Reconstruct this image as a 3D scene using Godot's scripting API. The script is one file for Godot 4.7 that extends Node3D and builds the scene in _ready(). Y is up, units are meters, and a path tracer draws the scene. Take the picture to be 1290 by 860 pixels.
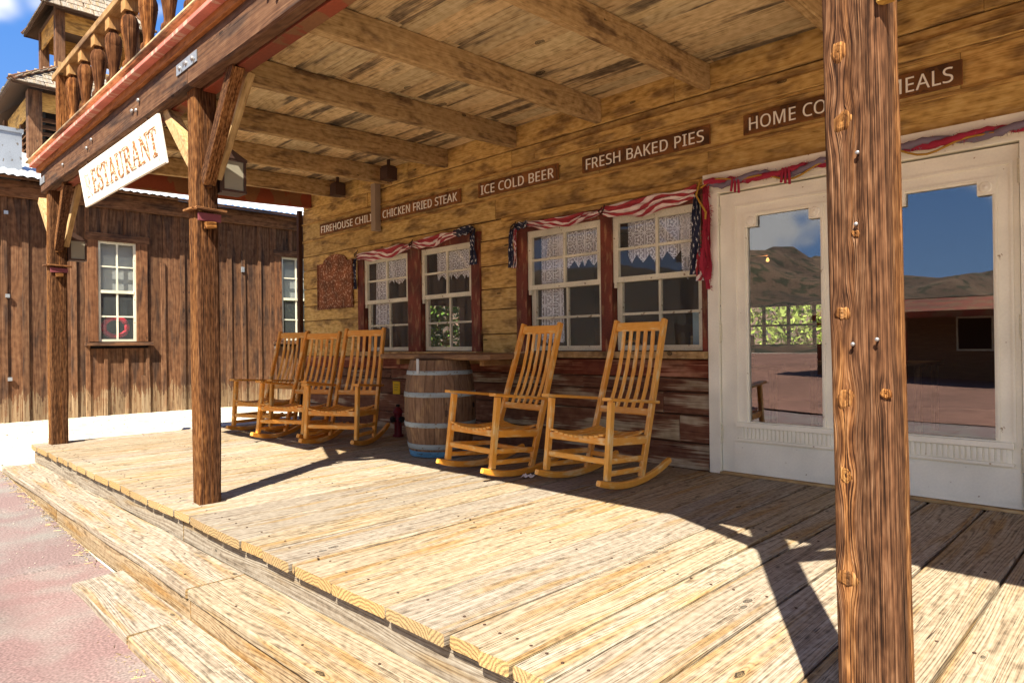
extends Node3D
# A weathered timber porch in front of a saloon-style restaurant. World: y up, metres, porch floor at y = 0, facade at z = -4.77, camera at (0, 1, 0).

const WALL_Z := -4.77
var M := {}
var counts := {}
var rng := RandomNumberGenerator.new()

# ------------------------------------------------------------------ naming helpers
func put(parent: Node, node: Node3D, called: String) -> Node3D:
	var key := str(parent.get_instance_id()) + called
	var n: int = counts.get(key, 0)
	counts[key] = n + 1
	node.name = called if n == 0 else "%s_%03d" % [called, n]
	parent.add_child(node, true)
	return node

func meta(o: Node, label: String, category: String, group := "") -> Node:
	o.set_meta("label", label)
	o.set_meta("category", category)
	if group != "":
		o.set_meta("group", group)
	return o

func thing(called: String, label: String, category: String, at := Vector3.ZERO, turn := 0.0, group := "") -> Node3D:
	var o := Node3D.new()
	put(self, o, called)
	o.position = at
	o.rotation.y = turn
	meta(o, label, category, group)
	return o

func structure(called: String) -> Node3D:
	var o := Node3D.new()
	put(self, o, called)
	o.set_meta("kind", "structure")
	return o

func obj(parent: Node, called: String, mesh: Mesh, mat: Material, tf := Transform3D.IDENTITY) -> MeshInstance3D:
	var o := MeshInstance3D.new()
	o.mesh = mesh
	if mat != null:
		for s in mesh.get_surface_count():
			if mesh.surface_get_material(s) == null:
				mesh.surface_set_material(s, mat)
	o.transform = tf
	put(parent, o, called)
	return o

# ------------------------------------------------------------------ mesh collector
class MB:
	var v := PackedVector3Array()
	var n := PackedVector3Array()
	var t := PackedVector2Array()
	var c := PackedColorArray()
	var i := PackedInt32Array()
	var col := Color.WHITE
	func tri(a: Vector3, b: Vector3, d: Vector3, ua := Vector2.ZERO, ub := Vector2.ZERO, ud := Vector2.ZERO) -> void:
		var nn := (b - a).cross(d - a).normalized()
		var k := v.size()
		v.append_array([a, b, d])
		n.append_array([nn, nn, nn])
		t.append_array([ua, ub, ud])
		c.append_array([col, col, col])
		i.append_array([k, k + 2, k + 1])
	func quad(a: Vector3, b: Vector3, d: Vector3, e: Vector3, ua := Vector2.ZERO, ub := Vector2.ZERO, ud := Vector2.ZERO, ue := Vector2.ZERO) -> void:
		# corners counter-clockwise as seen from outside
		var nn := (d - a).cross(e - b).normalized()
		var k := v.size()
		v.append_array([a, b, d, e])
		n.append_array([nn, nn, nn, nn])
		t.append_array([ua, ub, ud, ue])
		c.append_array([col, col, col, col])
		i.append_array([k, k + 2, k + 1, k, k + 3, k + 2])
	func box(lo: Vector3, hi: Vector3, us := 1.0) -> void:
		var a := lo
		var b := hi
		quad(Vector3(a.x, a.y, b.z), Vector3(b.x, a.y, b.z), Vector3(b.x, b.y, b.z), Vector3(a.x, b.y, b.z), Vector2(a.x, a.y) * us, Vector2(b.x, a.y) * us, Vector2(b.x, b.y) * us, Vector2(a.x, b.y) * us)
		quad(Vector3(b.x, a.y, a.z), Vector3(a.x, a.y, a.z), Vector3(a.x, b.y, a.z), Vector3(b.x, b.y, a.z), Vector2(b.x, a.y) * us, Vector2(a.x, a.y) * us, Vector2(a.x, b.y) * us, Vector2(b.x, b.y) * us)
		quad(Vector3(b.x, a.y, b.z), Vector3(b.x, a.y, a.z), Vector3(b.x, b.y, a.z), Vector3(b.x, b.y, b.z), Vector2(b.z, a.y) * us, Vector2(a.z, a.y) * us, Vector2(a.z, b.y) * us, Vector2(b.z, b.y) * us)
		quad(Vector3(a.x, a.y, a.z), Vector3(a.x, a.y, b.z), Vector3(a.x, b.y, b.z), Vector3(a.x, b.y, a.z), Vector2(a.z, a.y) * us, Vector2(b.z, a.y) * us, Vector2(b.z, b.y) * us, Vector2(a.z, b.y) * us)
		quad(Vector3(a.x, b.y, b.z), Vector3(b.x, b.y, b.z), Vector3(b.x, b.y, a.z), Vector3(a.x, b.y, a.z), Vector2(a.x, b.z) * us, Vector2(b.x, b.z) * us, Vector2(b.x, a.z) * us, Vector2(a.x, a.z) * us)
		quad(Vector3(a.x, a.y, a.z), Vector3(b.x, a.y, a.z), Vector3(b.x, a.y, b.z), Vector3(a.x, a.y, b.z), Vector2(a.x, a.z) * us, Vector2(b.x, a.z) * us, Vector2(b.x, b.z) * us, Vector2(a.x, b.z) * us)
	# rings of equal size, each counter-clockwise when looking back along the run; smooth shading
	func loft(rings: Array, closed: bool, us: float, vs: float, off := Vector2.ZERO, caps := true, flat := false) -> void:
		var m: int = rings[0].size()
		var lens := [0.0]
		for r in range(1, rings.size()):
			lens.append(lens[r - 1] + (rings[r][0] as Vector3).distance_to(rings[r - 1][0]))
		var per := [0.0]
		for q in range(1, m + 1):
			per.append(per[q - 1] + (rings[0][q % m] as Vector3).distance_to(rings[0][q - 1]))
		var cols := m if closed else m - 1
		if flat:
			for r in rings.size() - 1:
				for q in cols:
					var q2 := (q + 1) % m
					quad(rings[r][q], rings[r][q2], rings[r + 1][q2], rings[r + 1][q],
						Vector2(lens[r] * us, per[q] * vs) + off, Vector2(lens[r] * us, per[q + 1] * vs) + off,
						Vector2(lens[r + 1] * us, per[q + 1] * vs) + off, Vector2(lens[r + 1] * us, per[q] * vs) + off)
		else:
			var k := v.size()
			for r in rings.size():
				for q in cols + 1:
					var qq := q % m
					var p: Vector3 = rings[r][qq]
					var around: Vector3 = (rings[r][(qq + 1) % m] - rings[r][(qq - 1 + m) % m]) if closed else (rings[r][mini(q + 1, m - 1)] - rings[r][maxi(q - 1, 0)])
					var along: Vector3 = rings[mini(r + 1, rings.size() - 1)][qq] - rings[maxi(r - 1, 0)][qq]
					v.append(p)
					n.append(around.cross(along).normalized())
					t.append(Vector2(lens[r] * us, per[q] * vs) + off)
					c.append(col)
			var w := cols + 1
			for r in rings.size() - 1:
				for q in cols:
					var a := k + r * w + q
					i.append_array([a, a + w + 1, a + 1, a, a + w, a + w + 1])
		if caps and closed:
			cap(rings[0], true)
			cap(rings[rings.size() - 1], false)
	func cap(ring, back: bool) -> void:
		var ce := Vector3.ZERO
		for p in ring:
			ce += p
		ce /= ring.size()
		for q in ring.size():
			var p0: Vector3 = ring[q]
			var p1: Vector3 = ring[(q + 1) % ring.size()]
			var u0 := Vector2((p0 - ce).length() * 0.3, float(q) * 0.02)
			if back:
				tri(ce, p1, p0, Vector2(0, q * 0.02), u0, u0)
			else:
				tri(ce, p0, p1, Vector2(0, q * 0.02), u0, u0)
	func mesh(into: ArrayMesh = null, mat: Material = null) -> ArrayMesh:
		var me := into if into != null else ArrayMesh.new()
		var a := []
		a.resize(Mesh.ARRAY_MAX)
		a[Mesh.ARRAY_VERTEX] = v
		a[Mesh.ARRAY_NORMAL] = n
		a[Mesh.ARRAY_TEX_UV] = t
		a[Mesh.ARRAY_COLOR] = c
		a[Mesh.ARRAY_INDEX] = i
		me.add_surface_from_arrays(Mesh.PRIMITIVE_TRIANGLES, a)
		if mat != null:
			me.surface_set_material(me.get_surface_count() - 1, mat)
		return me

func tone(lo: float, hi: float, warm := 0.0) -> Color:
	var k := rng.randf_range(lo, hi)
	var w := rng.randf_range(-warm, warm)
	return Color(k * (1.0 + w), k, k * (1.0 - w))

# a sawn board between two points: wide face towards `face`, softly uneven, arrises eased
# opts: seg, wob (m), ch (chamfer), tint, scale (metres per texture repeat u, v), end (end-grain material), bow
func bd(parent: Node, called: String, mat: Material, from: Vector3, to: Vector3, width: float, thick: float, face: Vector3, opts := {}) -> MeshInstance3D:
	var ax := (to - from).normalized()
	var ay := (face - ax * face.dot(ax)).normalized()
	var az := ax.cross(ay)
	var me := board_mesh(from.distance_to(to), width, thick, mat, opts)
	return obj(parent, called, me, mat, Transform3D(Basis(ax, ay, az), (from + to) * 0.5))

func board_mesh(length: float, width: float, thick: float, mat: Material, opts := {}) -> ArrayMesh:
	var mb := MB.new()
	var seg: int = opts.get("seg", 2)
	var wob: float = opts.get("wob", 0.002)
	var ch: float = opts.get("ch", minf(0.004, thick * 0.2))
	var sc: Vector2 = opts.get("scale", Vector2(3.2, 0.9))
	var bow: float = opts.get("bow", 0.0)
	var taper: float = opts.get("taper", 1.0)
	mb.col = opts.get("tint", Color.WHITE)
	var rings := []
	for s in seg + 1:
		var f := float(s) / seg
		var x := (f - 0.5) * length
		var hw := width * 0.5 * lerpf(1.0, taper, f) + rng.randf_range(-wob, wob)
		var ht := thick * 0.5 + rng.randf_range(-wob, wob) * 0.3
		var oz := rng.randf_range(-wob, wob) * 0.6
		var oy := bow * (1.0 - pow(2.0 * f - 1.0, 2.0)) + rng.randf_range(-wob, wob) * 0.4
		var e: Array = opts.get("skew", [0.0, 0.0])
		var sk: float = (e[0] if s == 0 else (e[1] if s == seg else 0.0))
		rings.append([Vector3(x - sk, ht + oy, -hw + ch + oz), Vector3(x - sk, ht - ch + oy, -hw + oz), Vector3(x - sk, -ht + ch + oy, -hw + oz), Vector3(x - sk, -ht + oy, -hw + ch + oz),
			Vector3(x + sk, -ht + oy, hw - ch + oz), Vector3(x + sk, -ht + ch + oy, hw + oz), Vector3(x + sk, ht - ch + oy, hw + oz), Vector3(x + sk, ht + oy, hw - ch + oz)])
	for r in rings:
		r.reverse()
	var off: Vector2 = opts.get("off", Vector2(rng.randf(), rng.randf()))
	var endmat: Material = opts.get("end", null)
	mb.loft(rings, true, 1.0 / sc.x, 1.0 / sc.y, off, endmat == null, true)
	var me := mb.mesh(null, mat)
	if endmat != null:
		var eb := MB.new()
		eb.col = mb.col
		var eo := Vector2(rng.randf(), rng.randf() * 0.3)
		for k in 2:
			var ring: Array = rings[0] if k == 0 else rings[seg]
			for q in range(1, ring.size() - 1):
				var tri3 := [ring[0], ring[q], ring[q + 1]]
				if k == 0:
					tri3.reverse()
				var uv := []
				for p in tri3:
					uv.append(Vector2(p.z / 0.4, p.y / 0.4) + eo)
				eb.tri(tri3[0], tri3[1], tri3[2], uv[0], uv[1], uv[2])
		eb.mesh(me, endmat)
	return me

func tube_rings(path: Array, radius, sides: int, squash := 1.0) -> Array:
	var rings := []
	for k in path.size():
		var d: Vector3 = (path[mini(k + 1, path.size() - 1)] - path[maxi(k - 1, 0)]).normalized()
		var s := d.cross(Vector3.UP if absf(d.y) < 0.9 else Vector3.RIGHT).normalized()
		var u := s.cross(d)
		var r: float = radius if radius is float else radius[k]
		var ring := []
		for q in sides:
			var a := -TAU * q / sides
			ring.append(path[k] + s * cos(a) * r + u * sin(a) * r * squash)
		rings.append(ring)
	return rings

func tube(path: Array, radius, sides := 8, col := Color.WHITE, us := 1.0) -> ArrayMesh:
	var mb := MB.new()
	mb.col = col
	mb.loft(tube_rings(path, radius, sides), true, us, us)
	return mb.mesh()

# profile: [[radius, y], ...] from bottom to top
func lathe(profile: Array, sides: int, col := Color.WHITE, us := 1.0, vs := 1.0, a0 := 0.0, a1 := TAU) -> ArrayMesh:
	var mb := MB.new()
	mb.col = col
	var rings := []
	var full := absf(a1 - a0 - TAU) < 0.001
	for p in profile:
		var ring := []
		for q in (sides if full else sides + 1):
			var a := a0 + (a1 - a0) * q / sides
			ring.append(Vector3(cos(a) * p[0], p[1], -sin(a) * p[0]))
		rings.append(ring)
	mb.loft(rings, full, us, vs, Vector2(rng.randf(), rng.randf()))
	return mb.mesh()

func boxm(lo: Vector3, hi: Vector3, col := Color.WHITE, us := 1.0) -> ArrayMesh:
	var mb := MB.new()
	mb.col = col
	mb.box(lo, hi, us)
	return mb.mesh()

# ------------------------------------------------------------------ computed textures
func noise_bytes(sd: int, freq: float, w: int, h: int, big_w: int, big_h: int, oct := 3, kind := FastNoiseLite.TYPE_SIMPLEX_SMOOTH, ridged := false) -> PackedByteArray:
	var n := FastNoiseLite.new()
	n.seed = sd
	n.noise_type = kind
	n.frequency = freq
	n.fractal_octaves = oct
	n.fractal_type = FastNoiseLite.FRACTAL_RIDGED if ridged else FastNoiseLite.FRACTAL_FBM
	var im := n.get_seamless_image(w, h, false, false, 0.2, true)
	im.convert(Image.FORMAT_L8)
	if w != big_w or h != big_h:
		im.resize(big_w, big_h, Image.INTERPOLATE_CUBIC)
	return im.get_data()

func lut(stops: Array) -> PackedByteArray:
	# stops: [[position, Color sRGB], ...]
	var g := Gradient.new()
	var off := PackedFloat32Array()
	var cs := PackedColorArray()
	for s in stops:
		off.append(s[0])
		cs.append(s[1])
	g.offsets = off
	g.colors = cs
	var out := PackedByteArray()
	for k in 256:
		var c := g.sample(k / 255.0)
		out.append_array([int(c.r * 255), int(c.g * 255), int(c.b * 255)])
	return out

func tex(im: Image) -> ImageTexture:
	return ImageTexture.create_from_image(im)

# wood: grain runs along u. p: size w,h; rings; warp; knots; streak stretch; luts a (clean) and b (stained); stain threshold/softness; cracks; fibre
func wood(p: Dictionary) -> Dictionary:
	var w: int = p.w
	var h: int = p.h
	var sd: int = p.seed
	var st: int = p.get("stretch", 10)
	var warp := noise_bytes(sd, p.get("warp_freq", 0.016), maxi(w / st, 16), h / 2, w, h, 2)
	var fib := noise_bytes(sd + 1, p.get("fibre_freq", 0.2), maxi(w / (st * 3), 16), h, w, h, 3)
	var stain := noise_bytes(sd + 2, p.get("stain_freq", 0.02), maxi(w / p.get("stain_stretch", 4), 16), h / 2, w, h, 4)
	var crack := noise_bytes(sd + 3, 0.035, maxi(w / (st * 2), 16), h, w, h, 2, FastNoiseLite.TYPE_SIMPLEX_SMOOTH, true)
	var mott := noise_bytes(sd + 4, 0.05, w / 2, h / 2, w, h, 3)
	var phase := PackedFloat32Array()
	phase.resize(w * h)
	var ringn: float = p.rings
	var amp: float = p.warp / 255.0
	for y in h:
		var base := ringn * y / h
		var k := y * w
		for x in w:
			phase[k + x] = base + warp[k + x] * amp
	var r := RandomNumberGenerator.new()
	r.seed = sd + 77
	var spots := []
	for k in int(p.get("knots", 0)):
		var kx := r.randi_range(60, w - 60)
		var ky := r.randi_range(30, h - 30)
		var rad: float = r.randf_range(0.5, 1.0) * p.get("knot_size", 20.0)
		var sg := 1.0 if r.randf() < 0.5 else -1.0
		spots.append([kx, ky, rad])
		var ex := int(rad * 9)
		var ey := int(rad * 3)
		for y in range(maxi(ky - ey, 0), mini(ky + ey, h)):
			for x in range(maxi(kx - ex, 0), mini(kx + ex, w)):
				var dx := (x - kx) / (rad * 3.4)
				var dy := (y - ky) / (rad * 1.1)
				phase[y * w + x] += sg * p.get("knot_amp", 3.2) * exp(-(dx * dx + dy * dy))
	var la: PackedByteArray = p.a
	var lb: PackedByteArray = p.b
	var s0: float = p.get("stain_at", 0.6) * 255.0
	var s1: float = 255.0 / maxf(p.get("stain_soft", 0.1) * 255.0, 1.0)
	var sharp: float = p.get("sharp", 2.0)
	var ringlut := PackedFloat32Array()
	for k in 256:
		ringlut.append(pow(0.5 + 0.5 * sin(TAU * k / 256.0), sharp))
	var ra: float = p.get("ring_amt", 0.45) * 255.0
	var fa: float = p.get("fibre", 0.5)
	var ma: float = p.get("mottle", 0.25)
	var ca: float = p.get("cracks", 0.2)
	var cth: int = p.get("crack_at", 235)
	var out := PackedByteArray()
	out.resize(w * h * 3)
	var hi := PackedByteArray()
	hi.resize(w * h)
	var j := 0
	var band: float = p.get("band", 0.0)
	for i in w * h:
		if band != 0.0 and i % w == 0:
			s0 = p.stain_at * 255.0 - band * cos(TAU * (float(i / w) / h - 0.5))
		var rg: float = ringlut[int(phase[i] * 256.0) & 255] * ra
		var tt: float = 235.0 - rg - (255 - fib[i]) * fa - (mott[i] - 128) * ma
		var hh: float = 235.0 - rg * 0.9 - (255 - fib[i]) * fa * 0.7
		if crack[i] > cth:
			var q: float = (crack[i] - cth) * ca * 12.0
			tt -= q
			hh -= q
		var ti := clampi(int(tt), 0, 255) * 3
		var sm: float = clampf((stain[i] + (fib[i] - 128) * 0.35 - s0) * s1, 0.0, 255.0)
		var fm := sm / 255.0
		out[j] = int(la[ti] + (lb[ti] - la[ti]) * fm)
		out[j + 1] = int(la[ti + 1] + (lb[ti + 1] - la[ti + 1]) * fm)
		out[j + 2] = int(la[ti + 2] + (lb[ti + 2] - la[ti + 2]) * fm)
		hi[i] = clampi(int(hh), 0, 255)
		j += 3
	# knot hearts: dark rings with a pale rim
	for s in spots:
		var rad: float = s[2]
		for y in range(maxi(s[1] - int(rad), 0), mini(s[1] + int(rad), h)):
			for x in range(maxi(s[0] - int(rad * 1.3), 0), mini(s[0] + int(rad * 1.3), w)):
				var d := sqrt(pow((x - s[0]) / 1.3, 2.0) + pow(y - s[1], 2.0)) / rad + (mott[y * w + x] - 128) * 0.003
				if d < 0.8:
					var f := 0.62 + 0.28 * sin(d * 26.0) if d < 0.62 else 0.45
					var q := (y * w + x) * 3
					for ch in 3:
						out[q + ch] = int(out[q + ch] * f)
					hi[y * w + x] = int(hi[y * w + x] * (0.85 if d < 0.62 else 0.5))
	var clean := Image.create_from_data(w, h, false, Image.FORMAT_RGB8, out)
	if p.get("bleached_foot", false):
		bleach_foot(out, hi, w, h, fib, mott, stain)
	return {"a": clean, "foot": Image.create_from_data(w, h, false, Image.FORMAT_RGB8, out), "h": Image.create_from_data(w, h, false, Image.FORMAT_L8, hi)}

func mat(albedo, rough := 0.8, height: Image = null, depth_cm := 0.2) -> StandardMaterial3D:
	var m := StandardMaterial3D.new()
	if albedo is Image:
		m.albedo_texture = tex(albedo)
	elif albedo is Color:
		m.albedo_color = albedo
	m.vertex_color_use_as_albedo = true
	m.roughness = rough
	if height != null:
		m.heightmap_enabled = true
		m.heightmap_texture = tex(height)
		m.heightmap_scale = depth_cm
	m.metallic_specular = 0.35
	return m

# paint or plaster-like surface: base colour with noise mottling, chips that show another colour
func painted(sd: int, size: int, base: Color, chip: Color, chip_at: float, mottle: float, freq := 0.02, stretch := 1, speck := 0.06, soft := 6.0) -> Dictionary:
	var a := noise_bytes(sd, freq, size, size / stretch, size, size, 5)
	var b := noise_bytes(sd + 9, freq * 0.3, size / 2, size / 2, size, size, 3)
	var f := noise_bytes(sd + 5, 0.2, size, size, size, size, 2)
	var out := PackedByteArray()
	out.resize(size * size * 3)
	var hi := PackedByteArray()
	hi.resize(size * size)
	var th := chip_at * 255.0
	var b0 := base.r * 255.0
	var b1 := base.g * 255.0
	var b2 := base.b * 255.0
	var d0 := chip.r * 255.0 - b0
	var d1 := chip.g * 255.0 - b1
	var d2 := chip.b * 255.0 - b2
	var m1 := mottle / 128.0
	var m2 := speck / 128.0
	var j := 0
	for i in size * size:
		var fi := f[i] - 128
		var k: float = 1.0 + (b[i] - 128) * m1 + fi * m2
		var ch: float = clampf((a[i] - th) / soft, 0.0, 1.0)
		out[j] = mini(int((b0 + d0 * ch) * k), 255)
		out[j + 1] = mini(int((b1 + d1 * ch) * k), 255)
		out[j + 2] = mini(int((b2 + d2 * ch) * k), 255)
		hi[i] = int(170.0 - 60.0 * ch) + fi / 6
		j += 3
	return {"a": Image.create_from_data(size, size, false, Image.FORMAT_RGB8, out), "h": Image.create_from_data(size, size, false, Image.FORMAT_L8, hi)}

func end_grain() -> Image:
	var w := 512
	var n := noise_bytes(71, 0.01, w, w, w, w, 3)
	var f := noise_bytes(72, 0.15, w, w, w, w, 2)
	var im := PackedByteArray()
	im.resize(w * w * 3)
	for y in w:
		for x in w:
			var i := y * w + x
			var d := sqrt(pow(x - 256.0, 2.0) + pow(y + 90.0, 2.0)) / 6.0 + n[i] * 0.012
			var k := 0.62 + 0.3 * pow(0.5 + 0.5 * sin(d * 1.9), 0.7) + (f[i] - 128) * 0.0016
			im[i * 3] = clampi(int(205 * k), 0, 255)
			im[i * 3 + 1] = clampi(int(172 * k), 0, 255)
			im[i * 3 + 2] = clampi(int(122 * k), 0, 255)
	return Image.create_from_data(w, w, false, Image.FORMAT_RGB8, im)

func rgb8(r: int, g: int, b: int) -> Color:
	return Color(r / 255.0, g / 255.0, b / 255.0)

func ramp(cs: Array) -> PackedByteArray:
	var st := []
	for k in cs.size():
		st.append([float(k) / (cs.size() - 1), rgb8(cs[k][0], cs[k][1], cs[k][2])])
	return lut(st)

# splash-bleached, grey foot of boards (u = 0 is the foot of the board)
func bleach_foot(out: PackedByteArray, hi: PackedByteArray, w: int, h: int, fib: PackedByteArray, mott: PackedByteArray, stain: PackedByteArray) -> void:
	for y in h:
		var reach := int(w * (0.04 + 0.13 * stain[y * w + 3] / 255.0 + 0.03 * fib[y * w + 9] / 255.0))
		for x in reach:
			var i := y * w + x
			if fib[i] + mott[i] * 0.4 > 120 + 70.0 * x / reach:
				var k: float = 0.65 + 0.4 * fib[i] / 255.0
				out[i * 3] = clampi(int(168 * k), 0, 255)
				out[i * 3 + 1] = clampi(int(142 * k), 0, 255)
				out[i * 3 + 2] = clampi(int(108 * k), 0, 255)

func make_materials() -> void:
	var d := wood({"w": 2048, "h": 1024, "seed": 5, "rings": 44.0, "warp": 5.5, "stretch": 26, "knots": 8, "knot_size": 17.0, "knot_amp": 3.4, "sharp": 2.5, "ring_amt": 0.24, "fibre": 0.52, "mottle": 0.35, "cracks": 1.3, "crack_at": 239, "stain_freq": 0.012, "stain_stretch": 12, "stain_at": 0.6, "stain_soft": 0.3,
		"a": ramp([[40, 33, 29], [88, 79, 67], [140, 126, 109], [167, 157, 141], [185, 178, 166]]), "b": ramp([[44, 30, 18], [96, 73, 47], [141, 112, 75], [160, 135, 94], [171, 149, 113]])})
	M.deck = mat(d.a, 0.85, d.h, 0.4)
	M.deck_end = mat(end_grain(), 0.9)
	d = wood({"w": 1024, "h": 1024, "seed": 21, "rings": 26.0, "warp": 5.0, "stretch": 12, "knots": 7, "knot_size": 12.0, "knot_amp": 2.2, "sharp": 2.0, "ring_amt": 0.16, "fibre": 0.3, "mottle": 0.6, "cracks": 0.8, "crack_at": 238, "stain_freq": 0.012, "stain_stretch": 2, "stain_at": 0.5, "stain_soft": 0.35,
		"a": ramp([[69, 49, 24], [128, 98, 51], [176, 140, 77], [202, 165, 97], [214, 182, 118]]), "b": ramp([[40, 27, 15], [76, 55, 30], [111, 84, 48], [136, 107, 65], [153, 124, 80]])})
	M.wall = mat(d.a, 0.82, d.h, 0.2)
	d = wood({"w": 1024, "h": 512, "seed": 33, "rings": 16.0, "warp": 3.0, "stretch": 14, "knots": 2, "sharp": 2.0, "ring_amt": 0.18, "fibre": 0.4, "mottle": 0.4, "cracks": 0.5, "stain_freq": 0.02, "stain_stretch": 8, "stain_at": 0.54, "stain_soft": 0.16,
		"a": ramp([[44, 26, 18], [80, 48, 34], [106, 67, 48], [124, 84, 62], [138, 102, 78]]), "b": ramp([[70, 57, 44], [114, 98, 78], [152, 134, 108], [178, 160, 132], [192, 176, 152]])})
	M.wall_low = mat(d.a, 0.8, d.h, 0.2)
	d = wood({"w": 1024, "h": 512, "seed": 44, "rings": 14.0, "warp": 3.5, "stretch": 12, "knots": 2, "sharp": 2.0, "ring_amt": 0.16, "fibre": 0.5, "mottle": 0.45, "cracks": 0.9, "stain_freq": 0.017, "stain_stretch": 12, "stain_at": 0.565, "stain_soft": 0.17,
		"a": ramp([[98, 77, 51], [160, 133, 92], [205, 177, 131], [225, 199, 152], [235, 213, 171]]), "b": ramp([[39, 33, 28], [71, 61, 49], [103, 89, 71], [133, 114, 90], [158, 139, 110]])})
	M.ceil = mat(d.a, 0.85, d.h, 0.15)
	d = wood({"w": 1024, "h": 512, "seed": 55, "rings": 10.0, "warp": 3.0, "stretch": 10, "knots": 2, "knot_size": 12.0, "sharp": 2.0, "ring_amt": 0.16, "fibre": 0.42, "mottle": 0.5, "cracks": 1.0, "crack_at": 240, "stain_freq": 0.014, "stain_stretch": 4, "stain_at": 0.63, "stain_soft": 0.2,
		"a": ramp([[70, 52, 32], [123, 96, 61], [162, 131, 87], [186, 154, 107], [201, 173, 125]]), "b": ramp([[44, 31, 20], [75, 55, 38], [105, 80, 55], [128, 102, 72], [143, 117, 87]])})
	M.joist = mat(d.a, 0.85, d.h, 0.12)
	d = wood({"w": 1024, "h": 1024, "seed": 63, "rings": 30.0, "warp": 2.2, "stretch": 16, "knots": 0, "sharp": 1.6, "ring_amt": 0.16, "fibre": 1.0, "fibre_freq": 0.2, "mottle": 0.5, "cracks": 1.0, "crack_at": 240, "stain_freq": 0.012, "stain_stretch": 24, "stain_at": 0.52, "stain_soft": 0.22, "band": 80.0,
		"a": ramp([[48, 28, 18], [102, 64, 36], [150, 103, 60], [177, 132, 86], [193, 159, 118]]), "b": ramp([[36, 24, 17], [73, 48, 32], [108, 74, 50], [134, 100, 72], [162, 128, 101]])})
	M.post = mat(d.a, 0.95, d.h, 0.6)
	M.post.metallic_specular = 0.2
	d = wood({"w": 1024, "h": 512, "seed": 71, "rings": 16.0, "warp": 3.5, "stretch": 14, "knots": 4, "knot_size": 10.0, "sharp": 2.0, "ring_amt": 0.2, "fibre": 0.5, "mottle": 0.4, "cracks": 0.8, "stain_freq": 0.02, "stain_stretch": 8, "stain_at": 0.55, "stain_soft": 0.25,
		"a": ramp([[36, 21, 14], [71, 46, 29], [101, 68, 44], [122, 87, 60], [138, 107, 77]]), "b": ramp([[21, 14, 11], [45, 30, 21], [67, 47, 35], [84, 62, 47], [97, 75, 58]]), "bleached_foot": true})
	M.dark = mat(d.a, 0.85, d.h, 0.3)
	M.dark_foot = mat(d.foot, 0.85)
	M.dark_foot.heightmap_enabled = true
	M.dark_foot.heightmap_texture = M.dark.heightmap_texture
	M.dark_foot.heightmap_scale = 0.3
	d = wood({"w": 512, "h": 256, "seed": 81, "rings": 9.0, "warp": 3.0, "stretch": 8, "knots": 0, "sharp": 1.5, "ring_amt": 0.12, "fibre": 0.22, "mottle": 0.25, "cracks": 0.0, "stain_freq": 0.03, "stain_stretch": 4, "stain_at": 0.54, "stain_soft": 0.25,
		"a": ramp([[161, 94, 23], [204, 131, 39], [229, 159, 60], [240, 177, 80]]), "b": ramp([[185, 131, 68], [216, 173, 107], [234, 197, 135], [243, 210, 154]])})
	M.chair = mat(d.a, 0.42, d.h, 0.05)
	M.chair.metallic_specular = 0.5
	d = wood({"w": 512, "h": 512, "seed": 91, "rings": 14.0, "warp": 3.0, "stretch": 10, "knots": 1, "sharp": 2.0, "ring_amt": 0.2, "fibre": 0.4, "mottle": 0.3, "cracks": 0.6, "stain_freq": 0.03, "stain_stretch": 4, "stain_at": 0.6, "stain_soft": 0.3,
		"a": ramp([[54, 38, 28], [92, 68, 50], [122, 94, 70], [140, 112, 88]]), "b": ramp([[70, 52, 36], [120, 92, 62], [150, 120, 84], [166, 138, 104]])})
	M.barrel = mat(d.a, 0.75, d.h, 0.15)
	d = painted(101, 256, rgb8(243, 238, 218), rgb8(156, 130, 98), 0.92, 0.05, 0.05, 1, 0.015)
	M.cream = mat(d.a, 0.5, d.h, 0.015)
	d = painted(103, 256, rgb8(100, 50, 36), rgb8(122, 86, 60), 0.58, 0.35, 0.05, 4, 0.12, 40.0)
	M.red = mat(d.a, 0.6, d.h, 0.1)
	d = painted(107, 256, rgb8(212, 206, 180), rgb8(120, 94, 64), 0.8, 0.1, 0.05)
	M.sash = mat(d.a, 0.6, d.h, 0.08)
	d = painted(109, 256, rgb8(116, 76, 40), rgb8(88, 58, 34), 0.62, 0.3, 0.02, 4)
	M.sign_brown = mat(d.a, 0.75, d.h, 0.06)
	d = painted(113, 256, rgb8(236, 230, 214), rgb8(166, 140, 104), 0.82, 0.05, 0.04)
	M.sign_white = mat(d.a, 0.6, d.h, 0.06)
	M.letter = mat(Color(0.95, 0.93, 0.87), 0.7)
	d = painted(117, 256, rgb8(150, 100, 58), rgb8(214, 200, 174), 0.6, 0.2, 0.08)
	M.letter_brown = mat(d.a, 0.7)
	d = painted(118, 256, rgb8(150, 104, 62), rgb8(230, 222, 204), 0.42, 0.15, 0.06)
	M.letter_faded = mat(d.a, 0.7)
	d = painted(119, 256, rgb8(120, 72, 44), rgb8(172, 138, 110), 0.62, 0.25, 0.09)
	M.rust = mat(d.a, 0.85, d.h, 0.15)
	d = painted(121, 256, rgb8(160, 164, 166), rgb8(120, 110, 98), 0.78, 0.12, 0.03)
	M.galvanised = mat(d.a, 0.4, d.h, 0.03)
	M.galvanised.metallic = 0.5
	d = painted(123, 256, rgb8(148, 158, 158), rgb8(120, 104, 86), 0.72, 0.15, 0.05)
	M.hoop = mat(d.a, 0.55, d.h, 0.05)
	d = painted(127, 256, rgb8(86, 136, 166), rgb8(70, 82, 84), 0.72, 0.2, 0.05)
	M.hoop_blue = mat(d.a, 0.6, d.h, 0.05)
	M.iron = mat(rgb8(74, 54, 45), 0.6)
	M.iron.metallic = 0.3
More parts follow.
